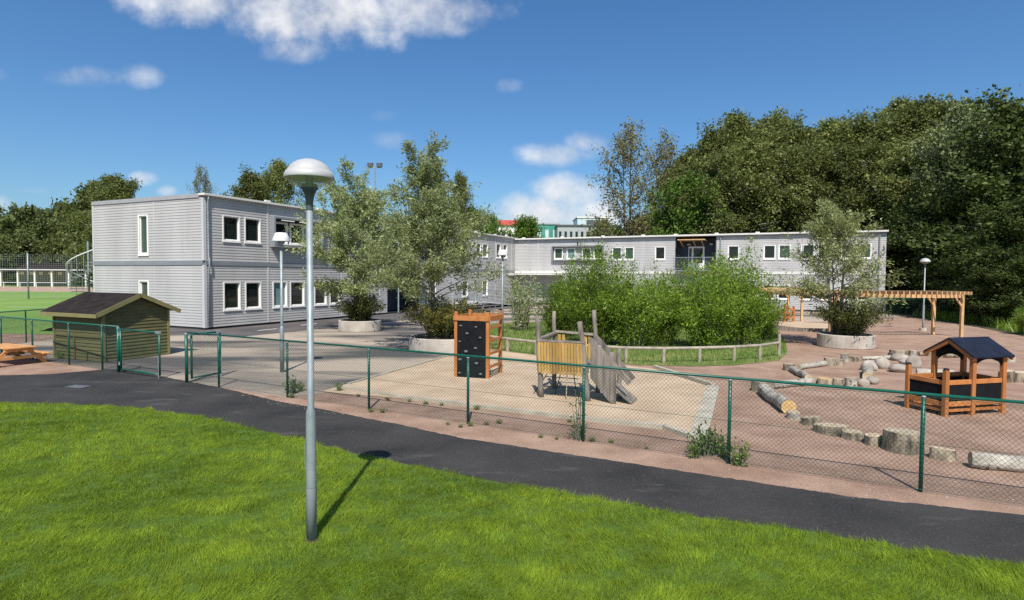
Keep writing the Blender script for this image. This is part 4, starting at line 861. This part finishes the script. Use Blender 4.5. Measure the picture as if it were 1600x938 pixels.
def tree(name, label, cat, seed, H, tr, cb, Rm, nprim, nleaf, ll, lw, leafm, barkm, droop=.2, up=(20, 60), spread=.12, hang=0.0, nsec=6, prof=None, stems=1, lean=0.0, group=None, sidewood=True, thin=0.0):
    rng = np.random.default_rng(seed); rr = random.Random(seed)
    t = thing(name, label, cat, group=group); wood = MB(); anc, adr, wt = [], [], []
    prof = prof or (lambda q: math.sin(math.pi * min(1, q * .86 + .14)) ** .7)
    for st_ in range(stems):
        sa = rr.uniform(0, 6.28); sl_ = lean * (0 if stems == 1 else 1); base = Vector((math.cos(sa) * .12, math.sin(sa) * .12, 0)) * (stems > 1)
        Hs = H * (1 if st_ == 0 else rr.uniform(.65, .95)); tp, n_ = [], 9
        w1, w2 = rr.uniform(-1, 1), rr.uniform(-1, 1)
        for i in range(n_ + 1):
            q = i / n_; tp.append(base + Vector((math.cos(sa) * sl_ * Hs * q + w1 * .02 * H * math.sin(q * 4), math.sin(sa) * sl_ * Hs * q + w2 * .02 * H * math.sin(q * 3.3), Hs * q * .97)))
        wood.tube([tp[0] - Vector((0, 0, .1))] + tp[1:], [tr * (1.25 if i == 0 else (1 - .93 * i / n_)) * (1 if stems == 1 else .7) for i in range(n_ + 1)], 8)
        np_ = nprim // stems
        for i in range(np_):
            q = (i + rr.random()) / np_; z = cb + (1 - cb) * q * .97; f_ = z * n_; j = min(n_ - 1, int(f_)); s0 = tp[j].lerp(tp[j + 1], f_ - j)
            az = i * 2.399 + rr.uniform(-.5, .5) + sa; L = max(.12 * Rm, Rm * prof(q) * rr.uniform(.65, 1.18)); el = R(up[0] + (up[1] - up[0]) * q + rr.uniform(-12, 12))
            d = Vector((math.cos(az) * math.cos(el), math.sin(az) * math.cos(el), math.sin(el))); pp = [s0]; k = 5
            for s in range(1, k + 1):
                d2_ = (d + Vector((rr.uniform(-.22, .22), rr.uniform(-.22, .22), rr.uniform(-.15, .2) - droop * .35 * s / k))).normalized(); pp.append(pp[-1] + d2_ * L / k)
            r0 = tr * .42 * (1 - z * .75) * (L / Rm) ** .5 + .004
            if sidewood: wood.tube(pp, [r0 * (1 - .85 * s / k) for s in range(k + 1)], 4, False)
            bw = max(.05, rr.uniform(.45, 1.4) - thin * rr.random())
            for s in range(nsec):
                u_ = .22 + .78 * (s + rr.random()) / nsec; f2 = min(u_, .999) * k; j2 = int(f2); b0 = pp[j2].lerp(pp[j2 + 1], f2 - j2)
                sd = ((pp[j2 + 1] - pp[j2]).normalized() + Vector((rr.uniform(-1, 1), rr.uniform(-1, 1), rr.uniform(-.55, .75))) * .95).normalized(); SLn = L * rr.uniform(.22, .42)
                b1 = b0 + sd * SLn * .5; b2_ = b1 + (sd + Vector((0, 0, -droop * .6))).normalized() * SLn * .5
                if sidewood: wood.tube([b0, b1, b2_], [r0 * .35, r0 * .22, .003], 3, False)
                for v_ in (.25, .5, .75, 1.0):
                    c = b0.lerp(b1, v_ * 2) if v_ <= .5 else b1.lerp(b2_, v_ * 2 - 1)
                    anc.append(c[:]); adr.append(sd[:]); wt.append(bw)
                if hang:
                    hl = hang * rr.uniform(.4, 1.2); hx_, hy_ = rr.uniform(-.12, .12), rr.uniform(-.12, .12)
                    for v_ in (.25, .5, .75, 1.0): anc.append((b2_.x + hx_ * hl * v_, b2_.y + hy_ * hl * v_, b2_.z - hl * v_)); adr.append((hx_, hy_, -1)); wt.append(bw * .9)
    wt = np.array(wt); wt /= wt.sum()
    wood.build('trunk', barkm, t, True)
    leaves('crown', rng, np.array(anc), np.array(adr), nleaf, ll, lw, spread, droop * .5, leafm, t, wt)
    TOPS[t.name] = float(np.percentile(np.array(anc)[:, 2], 99.7)); return t
def fit(o, top): k_ = (top - o.location.z) / TOPS[o.name]; o.scale = (1, 1, k_)
# willows in the planters
cone = lambda q: (1 - q) ** .75 * .95 + .12
w1 = tree('willow_tree', 'grey green willow tree growing from the planter near the long wing', 'tree', 11, 7.2, .08, .22, 2.75, 66, 38000, .14, .052, 'leaf_willow', 'twig_grey', .12, (15, 66), .11, 0, 6, lambda q: .72 + .3 * math.sin(3.1 * q) - .12 * q ** 3, 4, .045); w1.location = (P1.x, P1.y, .45); fit(w1, 7.85)
w2 = tree('willow_tree', 'tallest silvery willow tree growing from the planter behind the climbing frame', 'tree', 12, 7.35, .08, .27, 2.8, 72, 40000, .12, .044, 'leaf_willow', 'twig_grey', .12, (15, 66), .10, 0, 6, lambda q: 1.0 - .62 * q, 4, .05); w2.location = (P2.x - .35, P2.y, .45); fit(w2, 7.45)
w3 = tree('willow_tree', 'small silvery grey willow growing from the planter before the pergola', 'tree', 13, 5.3, .06, .24, 2.3, 60, 17000, .115, .04, 'leaf_willow_grey', 'twig_grey', .1, (15, 66), .10, 0, 6, lambda q: 1.0 - .66 * q, 5, .08); w3.location = (P3.x - .35, P3.y + .1, .45); fit(w3, 5.8)
def shrub(name, label, cat, seed, H, Rm, nst, nleaf, ll, lw, leafm, flat=.0, group=None, spread=.05, upright=1.0, rag=(.75, 1.08)):
    rng = np.random.default_rng(seed); rr = random.Random(seed); t = thing(name, label, cat, group=group); wood = MB(); anc, adr = [], []
    for i in range(nst):
        az = i * 2.399 + rr.uniform(-.4, .4); q = math.sqrt((i + .5) / nst); top = Vector((math.cos(az) * Rm * q, math.sin(az) * Rm * q, H * (1 - .55 * q * q * (1 - flat)) * rr.uniform(*rag)))
        b0 = Vector((top.x * .25, top.y * .25, -.03)); mid = b0.lerp(top, .5) + Vector((-top.x * .12, -top.y * .12, H * .08)) + Vector((rr.uniform(-.1, .1), rr.uniform(-.1, .1), 0)) * H * .3
        wood.tube([b0, mid, top], [.006 + H * .006, .004 + H * .003, .003], 4, False)
        for s in range(14):
            v_ = .12 + .88 * s / 13; c = b0.lerp(mid, v_ * 2) if v_ < .5 else mid.lerp(top, v_ * 2 - 1); off = Vector((rr.uniform(-1, 1), rr.uniform(-1, 1), rr.uniform(-.2, .6))) * H * .10
            for e in (0, .5, 1.0): anc.append((c + off * e)[:]); adr.append((off.normalized() + Vector((0, 0, .6 * upright)))[:])
    wood.build('stems', 'twig_grey', t); leaves('foliage', rng, np.array(anc), np.array(adr), nleaf, ll, lw, spread, 0, leafm, t)
    return t
s_ = shrub('planter_shrub', 'dark green shrub filling the planter near the long wing', 'shrub', 21, 1.5, 1.3, 50, 8500, .10, .04, 'leaf_shrub_dark', spread=.06); s_.location = (P1.x, P1.y, .48)
s_ = shrub('planter_shrub', 'yellow green bushy shrub filling the planter behind the sandpit', 'shrub', 22, 1.5, 1.7, 70, 13000, .085, .034, 'leaf_shrub', .2, spread=.06); s_.location = (P2.x, P2.y, .46)
s_ = shrub('planter_shrub', 'olive shrub spilling over the planter before the pergola', 'shrub', 23, 1.6, 1.5, 66, 11500, .085, .034, 'leaf_shrub_dark', .1, spread=.06); s_.location = (P3.x + .15, P3.y, .48)
# thicket on the island
thk = [shrub('willow_bush', 'bright green leafy willow bush in the island thicket', 'bush', 30 + i, 3.2, 1.5, 40, 17000, .115, .036, 'leaf_thicket', .2, 'willow bushes in the island thicket', .12, 1.2, (.5, 1.18)) for i in range(3)]
tp_ = [(880, 531, 1.2, .84), (930, 541, .0, 1.0), (992, 545, .3, .98), (1050, 546, 1.2, .74), (1108, 546, .2, 1.04), (1166, 542, .6, .96), (908, 521, 2.0, 1.05), (968, 521, 2.2, 1.16), (1036, 519, 2.0, .84), (1092, 519, 2.5, 1.2), (1148, 522, 1.5, 1.04), (1200, 533, .5, .66)]
for i, (px, py, dy, sc) in enumerate(tp_):
    p = G(px, py); o = thk[i] if i < 3 else dup(thk[i % 3]); o.location = (p.x, p.y + dy, 0); o.rotation_euler = (0, 0, i * 1.3); o.scale = (sc, sc, sc * (.98, 1.14, .86, 1.05, .95, 1.2, 1.0)[i % 7])
ss = shrub('willow_sapling', 'pale grey leaved sapling leaning beside the green thicket', 'sapling', 41, 2.9, 1.2, 26, 2600, .13, .045, 'leaf_willow', .5, None, .10, 1.4); p = G(815, 520); ss.location = (p.x, p.y + 1, 0)
# weeds at the fence
wd = [shrub('weed', 'green leafy weed sprouting at the foot of the green fence', 'weed', 50 + i, .32, .22, 14, 240, .05, .028, 'weed_leaf', .5, 'weeds along the fence', .02) for i in range(2)]
wp = [(1100, 712, 1.9), (1155, 728, 1.4), (1122, 706, 1.3), (1085, 716, 1.1), (1133, 716, 1.0), (530, 611, .9), (455, 615, 1.5), (456, 622, .7), (580, 644, .6), (598, 645, .6), (470, 612, .9), (735, 666, .6), (760, 664, .5), (905, 686, 1.2), (845, 684, .5), (720, 668, .5), (780, 662, .6), (560, 620, .5), (665, 632, .6), (690, 634, .5), (745, 640, .7), (890, 660, .5), (640, 628, .5), (93, 561, 1.0), (925, 690, .6), (955, 692, .45), (1087, 700, .8), (606, 626, .6), (870, 687, .35), (700, 664, .4), (1010, 702, .35)]
for i, (px, py, sc) in enumerate(wp):
    p = G(px, py); o = wd[i] if i < 2 else dup(wd[i % 2]); o.location = (p.x, p.y, .0); o.rotation_euler = (0, 0, i * 2.1); sc *= .68; o.scale = (sc, sc, sc * (.6 if sc < .55 else 1.1))
ws = shrub('weed', 'tall thin weed stems climbing the middle fence post', 'weed', 57, .8, .12, 5, 60, .06, .035, 'weed_leaf', .8, None, .03); p = G(903, 688); ws.location = (p.x, p.y, 0)

# forest trees (prototypes first, then copies)
birch_prof = lambda q: .55 + .5 * math.sin(2.9 * q + .2) - .25 * q
protos = {}
protos['birch'] = [tree('birch_tree', 'dense olive birch tree in the wood behind the school', 'tree', 60 + i, 20, .2, .18, 4.2, 58, 28000, .25, .145, 'leaf_birch', 'trunk_birch', .45, (18, 62), .27, 1.5, 7, birch_prof, 1, 0, 'trees of the wood behind the school', True, .9) for i in range(3)]
protos['loose'] = [tree('birch_tree', 'loose thin-leaved birch standing at the open edge of the wood', 'tree', 64 + i, 18, .24, .10, 4.6, 46, 9000, .22, .12, 'leaf_birch_loose', 'trunk_brown', .5, (28, 68), .26, 1.4, 7, birch_prof, 2, .05, 'loose birches at the edge of the wood') for i in range(2)]
protos['dark'] = [tree('broadleaf_tree', 'dark shady broadleaf tree at the edge of the wood by the fence', 'tree', 67 + i, 15, .25, .06, 4.2, 60, 24000, .28, .19, 'leaf_dark', 'trunk_brown', .2, (5, 58), .36, 0, 7, lambda q: .8 + .35 * math.sin(3 * q) - .3 * q ** 2, 1, 0, 'dark trees beside the fence') for i in range(2)]
protos['maple'] = [tree('maple_tree', 'bright green broad maple tree rising behind the school roof', 'tree', 70 + i, 10, .2, .15, 4.0, 54, 20000, .25, .19, 'leaf_maple', 'trunk_brown', .1, (10, 60), .3, 0, 7, None, 1, 0, 'maples behind the roof') for i in range(1)]
protos['far'] = [tree('far_tree', 'bushy green tree in the belt beyond the football field', 'tree', 73 + i, 12, .25, .06, 4.6, 46, 6500, .55, .38, 'leaf_far', 'trunk_brown', .15, (5, 60), .5, 0, 6, None, 1, 0, 'tree belt beyond the football field') for i in range(2)]
protos['silver'] = [tree('silver_tree', 'silvery leaved tree catching the light in the wood', 'tree', 76, 16, .2, .1, 3.6, 50, 18000, .25, .13, 'leaf_silver', 'trunk_brown', .3, (20, 65), .28, .5, 7, None, 1, 0, 'silvery trees in the wood')]
used = {k: 0 for k in protos}
def plant(kind, px, dep, top, wide=1.0, label=None, hscale=1.0, group=None):
    h = ((hz(px) - top) / FPX * dep + CAM_H) * (.955 if kind in ('birch', 'dark', 'silver') else 1.0); p = at_depth(px, 430, dep); i = used[kind]; used[kind] += 1
    pr0 = protos[kind][i % len(protos[kind])]; o = pr0 if i < len(protos[kind]) else dup(pr0)
    s = h / TOPS[pr0.name]; o.location = (p.x, p.y, 0); o.rotation_euler = (0, 0, i * 1.9 + px); wx = (s ** .5) * wide * (1.18 if kind in ('birch', 'dark') else 1.0); o.scale = (wx, wx, s)
    if label: o['label'] = label; o['group'] = group or ''
    if label and not group: del o['group']
for q in ((1108, 68, 190), (1150, 66, 172), (1196, 69, 178), (1242, 66, 182), (1290, 68, 184), (1338, 64, 178), (1384, 62, 168), (1425, 60, 152), (1468, 57, 148), (1125, 60, 225), (1172, 61, 215), (1222, 60, 225), (1268, 61, 218), (1316, 59, 222), (1362, 57, 215), (1405, 55, 215), (1442, 52, 205), (1080, 72, 225), (1512, 52, 152), (1560, 50, 158), (1215, 76, 172), (1310, 76, 176), (1400, 72, 152), (1145, 78, 185), (1060, 78, 240)): plant('birch', *q)
plant('loose', 985, 72, 196, 1.15, 'tall loose thin-leaved birch standing clear at the open end of the wood')
plant('loose', 1040, 72, 208, 1.05, 'second loose birch between the tall clear one and the dense wood')
for q in ((1600, 40, 135, 1.0), (1560, 42, 235, 1.0), (1510, 43, 280, .9), (1640, 37, 200, 1.0), (1470, 46, 300, .9), (1425, 50, 320, .9), (1545, 47, 190, 1.0), (1590, 36, 300, .8), (1690, 40, 130, 1.0), (1400, 54, 330, .9), (1360, 57, 300, 1.0), (1290, 60, 300, 1.0), (1220, 62, 300, 1.0), (1150, 62, 300, 1.0), (1480, 52, 220, 1.0), (1625, 46, 160, 1.1), (1530, 39, 360, .7), (1480, 44, 380, .7), (1570, 35, 380, .7), (1610, 33, 400, .7), (1445, 48, 390, .7), (1095, 66, 300, 1.0)): plant('dark', *q)
plant('maple', 1073, 62, 284, 1.05, 'bright green broadleaf tree in front of the birches beside the balcony roof')
plant('maple', 765, 92, 341, .55, 'small dark green conifer-like tree behind the inner roof corner')
plant('maple', 822, 88, 344, .8, 'round green tree half hiding the red-roofed block')
plant('maple', 722, 76, 328, .9, 'leafy green tree below the tall birch behind the long roof')
plant('silver', 1500, 47, 152, .9, 'tall silvery leaved tree catching the light at the dark end of the wood')
plant('silver', 1455, 50, 215, .8, 'shorter silvery tree among birches above the lamp by the pergola')
plant('birch', 180, 62, 270, .95, 'dark birch rising behind the end of the long school wing')
plant('birch', 720, 74, 266, .55, 'tall slim birch behind the long roof past the willows')
plant('birch', 392, 70, 258, .85, 'spreading birch behind the long roof by the lamp head')
plant('birch', 440, 74, 248, .8, 'taller birch behind the lamp head and long roof')
plant('loose', 318, 78, 264, .55, 'thin grey nearly bare birch above the roof corner')
for i, (px, dep, top) in enumerate(((-30, 150, 335), (12, 140, 345), (45, 150, 332), (78, 138, 350), (105, 150, 326), (135, 135, 335), (30, 128, 372), (90, 128, 378), (-60, 140, 330), (165, 140, 345), (60, 165, 335), (120, 128, 372), (0, 128, 375), (150, 122, 300), (-20, 165, 330), (940, 190, 352), (1000, 100, 350), (960, 110, 362), (1030, 90, 340), (900, 230, 362))):
    if px < 400: plant('far', px, dep, top)
    else: plant('far', px, dep, top, 1.0, ('olive tree beneath the loose birches behind the cross wing', 'trees of the slope')[0], 1, 'trees beneath the loose birches')
# undergrowth by the far fence and rough grass on the island
def tufts(name, label, poly_pts, n, h, wdt, material, seed, z=.012):
    rng = np.random.default_rng(seed); xs = np.array(poly_pts); lo, hi = xs.min(0), xs.max(0); P_ = rng.uniform(lo, hi, (n * 3, 2))
    inside = np.zeros(len(P_), bool); j = len(xs) - 1
    for i in range(len(xs)):
        c = ((xs[i, 1] > P_[:, 1]) != (xs[j, 1] > P_[:, 1])) & (P_[:, 0] < (xs[j, 0] - xs[i, 0]) * (P_[:, 1] - xs[i, 1]) / (xs[j, 1] - xs[i, 1] + 1e-12) + xs[i, 0]); inside ^= c; j = i
    P_ = P_[inside][:n]; n = len(P_); a = rng.uniform(0, 6.28, n); k = h * rng.uniform(.5, 1.3, n); ln = rng.uniform(.1, .7, n) * k; la = rng.uniform(0, 6.28, n); w_ = wdt * rng.uniform(.6, 1.4, n)
    b = np.column_stack([P_, np.full(n, z)]); s = np.column_stack([np.cos(a) * w_, np.sin(a) * w_, np.zeros(n)]) / 2; tip = b + np.column_stack([np.cos(la) * ln, np.sin(la) * ln, k])
    V_ = np.stack([b - s, b + s, tip], 1).reshape(-1, 3)
    o = mesh_np(name, V_, np.arange(n * 3).reshape(-1, 3), material, None, rng.beta(1.6, 1.8, n), 3); return tag(o, label, None, None, 'stuff')
tufts('grass', 'rough grass and herbs on the willow island', island, 26000, .14, .02, 'weed_leaf', 5)
tufts('undergrowth', 'rough green undergrowth below the far green fence', [g2(1530, 508), g2(1600, 524), g2(1750, 550), (44, 34), (36, 40), (28.6, 42.5)], 16000, .55, .05, 'leaf_thicket', 6)
for i, (px, py, sc) in enumerate(((1560, 508, .5), (1590, 512, .55), (1610, 524, .5), (1540, 502, .4), (1575, 505, .6))):
    p = G(px, py); o = dup(thk[i % 3]); o.location = (p.x, p.y, 0); o.scale = (sc, sc, sc); o['label'] = 'low green bush in the undergrowth by the far fence'; o['group'] = 'bushes by the far fence'

# loose stones lying on the gravel
rng = np.random.default_rng(8); n = 14000; y = rng.uniform(7.2, 17, n); x = rng.uniform(-6, 12, n)
fy = 14.72 - .549 * (x + 8.08); ok = (y > fy - .75) & (x < .88 * y) & ((x > 4.6) | (y < fy + .5)) & (rng.random(n) < np.where(y < fy + .4, 1.0, .5)); x, y = x[ok], y[ok]; n = len(x)
k = rng.uniform(.005, .014, n)[:, None]; c = np.column_stack([x, y, np.full(n, .004)]); a = rng.uniform(0, 6.28, n)
e1 = np.column_stack([np.cos(a), np.sin(a), np.zeros(n)]) * k; e2 = np.column_stack([-np.sin(a), np.cos(a), np.zeros(n)]) * k * .8; e3 = np.array([[0, 0, 1.]]) * k * .7
V_ = np.stack([c + e1, c + e2, c - e1, c - e2, c + e3], 1).reshape(-1, 3); b5 = (np.arange(n) * 5)[:, None]
F_ = np.stack([b5 + np.array([[0, 1, 4]]), b5 + np.array([[1, 2, 4]]), b5 + np.array([[2, 3, 4]]), b5 + np.array([[3, 0, 4]])], 1).reshape(-1, 3)
tag(mesh_np('gravel_stones', V_, F_, 'stone_bits', None, None, 3), 'small loose stones scattered over the gravel', None, None, 'stuff')
# lawn blades
rng = np.random.default_rng(3); n = 1400000
lx = np.array([q[0] for q in lawn_edge]); ly = np.array([q[1] for q in lawn_edge]); o_ = np.argsort(lx); lx, ly = lx[o_], ly[o_]
y = 3.9 + (14.5 - 3.9) * rng.random(n) ** 1.35; x = rng.uniform(-1, 1, n) * (y * .9 + .5)
_r = np.random.default_rng(9); fn = np.zeros(n); gn = np.zeros(n)
for _ in range(26):
    a_, f_, p_ = _r.uniform(0, 6.28), _r.uniform(5, 26), _r.uniform(0, 6.28); fn += np.sin((x * np.cos(a_) + y * np.sin(a_)) * f_ + p_); gn += np.sin((x * np.cos(a_ + 1) + y * np.sin(a_ + 1)) * f_ * .3 + p_)
fn /= 3.6; gn /= 3.6
edge = np.interp(x, lx, ly) + rng.normal(0, .035, n) + .03 * np.sin(x * 5.1) + .03 * np.sin(x * 13.7)
keep = (y < edge) & (rng.random(n) < np.clip(.72 + .08 * fn, .4, .95)); x, y, fn, gn = x[keep], y[keep], fn[keep], gn[keep]; n = len(x); print('blades', n)
k = .036 * rng.uniform(.4, 1.5, n) * np.clip(1 + .2 * fn + .1 * gn, .45, 1.8); a = rng.uniform(0, 6.28, n); la = rng.uniform(0, 6.28, n) ; ln = rng.uniform(.2, 1.6, n) * k
la = np.where(rng.random(n) < .5, la, .8 + np.sin(x * 1.7) + np.cos(y * 2.1))
w_ = np.clip(.0026 + y * .0004, .004, .0085) * rng.uniform(.7, 1.3, n)
b0 = np.column_stack([x, y, np.full(n, .008)]); s = np.column_stack([np.cos(a) * w_, np.sin(a) * w_, np.zeros(n)]) / 2; tip = b0 + np.column_stack([np.cos(la) * ln, np.sin(la) * ln, k])
clover = (np.sin(x * 1.9 + 2 * np.sin(y * 1.3)) * np.sin(y * 2.3 + 1.5 * np.sin(x * 1.1)) > .45)
tag(mesh_np('lawn_grass', np.stack([b0 - s, b0 + s, tip], 1).reshape(-1, 3), np.arange(n * 3).reshape(-1, 3), 'grass_blade', None, np.clip(rng.beta(1.5, 1.7, n) - .12 * clover + .07 * gn + .05 * fn, 0, 1), 3), 'short bright green mown grass of the lawn', None, None, 'stuff')

# ------------------------------------------------------------------ far things
def block(name, label, cat, px0, px1, dep, ytop, ybase, depth, wallm, rows, cols, roofm='roof_felt', roof_h=0.0, winm='pane', rz=0.0):
    a, b_ = at_depth(px0, ybase, dep), at_depth(px1, ybase, dep); zt = at_depth((px0 + px1) / 2, ytop, dep).z; zb = min(0, a.z); W_ = b_.x - a.x
    t = thing(name, label, cat, ((a.x + b_.x) / 2, dep, 0), rz); MB().box(-W_ / 2, 0, -1, W_ / 2, depth, zt).build('wall', wallm, t)
    rz0 = max(2.0, zt * .2)
    hh = (zt - rz0) / rows
    for r_ in range(rows):
        for c in range(cols):
            x0 = -W_ / 2 + W_ * (c + .28) / cols; x1 = -W_ / 2 + W_ * (c + .72) / cols; z0 = rz0 + hh * (r_ + .28); z1 = rz0 + hh * (r_ + .78)
            MB().box(x0, -.05, z0, x1, -.01, z1).build('window', winm, t)
    if roof_h:
        b = MB(); o = .6; b.add([(-W_ / 2 - o, -o, zt - .1), (W_ / 2 + o, -o, zt - .1), (W_ / 2 + o, depth + o, zt - .1), (-W_ / 2 - o, depth + o, zt - .1), (-W_ / 2 - o, depth / 2, zt + roof_h), (W_ / 2 + o, depth / 2, zt + roof_h)], [(0, 1, 5, 4), (2, 3, 4, 5), (0, 4, 3), (1, 2, 5)]); b.build('roof', roofm, t)
    else: MB().box(-W_ / 2 - .3, -.3, zt + .002, W_ / 2 + .3, depth + .3, zt + .5).build('roof', roofm, t)
    return t
mat('red_roof', (.42, .055, .04), .7, (.5, .09, .07), 1); mat('render_white', (.7, .66, .6), .8); mat('render_grey', (.33, .34, .34), .8); mat('net_green', (.04, .22, .17), .7, (.08, .29, .235), .3); mat('teal_glass', (.48, .55, .56), .3); mat('tile_orange', (.5, .17, .07), .8, (.58, .22, .1), .6); mat('club_wall', (.22, .19, .15), .8); mat('dark_block', (.08, .085, .09), .8)
rbk = block('apartment_block', 'white apartment block with red roofs and balconies behind the trees', 'building', 772, 832, 210, 352, 372, 14, 'render_white', 2, 6, 'red_roof', 2.4)
for i in range(6): MB().box(-6.2 + i * 2.2, -1.0, 12.2, -4.7 + i * 2.2, -.1, 13.2).build('balcony', 'red_roof', rbk)
block('scaffolded_block', 'building wrapped in green scaffold netting beside the red-roofed block', 'building', 836, 873, 200, 351, 372, 14, 'net_green', 2, 3, 'render_grey', 0, 'teal_glass')
block('apartment_block', 'long grey apartment block with dark roof behind the cross wing', 'building', 871, 965, 190, 354, 372, 14, 'render_grey', 2, 11, 'dark_block')
block('tower_block', 'pale teal glass tower rising behind the long grey block', 'building', 902, 952, 240, 341, 372, 16, 'teal_glass', 6, 1, 'render_white', 0, 'dark_block')
block('apartment_block', 'dark flat-roofed block on the skyline above the tree belt', 'building', 18, 62, 260, 333, 380, 14, 'dark_block', 3, 5, 'dark_block')
block('apartment_block', 'long dark roofline of flats above the tree belt beside the birch', 'building', 64, 142, 270, 329, 380, 14, 'dark_block', 3, 8, 'dark_block')
block('house', 'white house with orange tiled roof glimpsed through the tree belt', 'house', 96, 134, 156, 368, 425, 9, 'render_white', 2, 4, 'tile_orange', 3.2)
cl = block('clubhouse', 'low dark-roofed clubhouse with white eaves beyond the running track', 'building', 28, 175, 122, 423, 446, 9, 'club_wall', 1, 10, 'roof_felt', 2.3, 'render_white')
MB().box(-11.2, -3.6, 3.25, 11.2, -.06, 3.45).build('eaves', 'lamp_white', cl)
for i in range(7): MB().box(-10.6 + i * 3.4, -3.2, 0, -10.3 + i * 3.4, -2.9, 3.14).build('post', 'render_white', cl)
fm_ = at_depth(586, 262, 85); fl_ = thing('floodlight_mast', 'tall thin floodlight mast with square lamps behind the willows', 'floodlight', (fm_.x, fm_.y, 0))
MB().tube([(0, 0, 0), (0, 0, fm_.z)], [.16, .09], 8).build('mast', 'galvanised', fl_); MB().bar((-.9, 0, fm_.z), (.9, 0, fm_.z), .1, .1).build('crossbar', 'galvanised', fl_)
for x in (-.65, .65): MB().box(x - .38, -.35, fm_.z + .05, x + .38, .1, fm_.z + .6).build('lamp', 'dark_block', fl_)
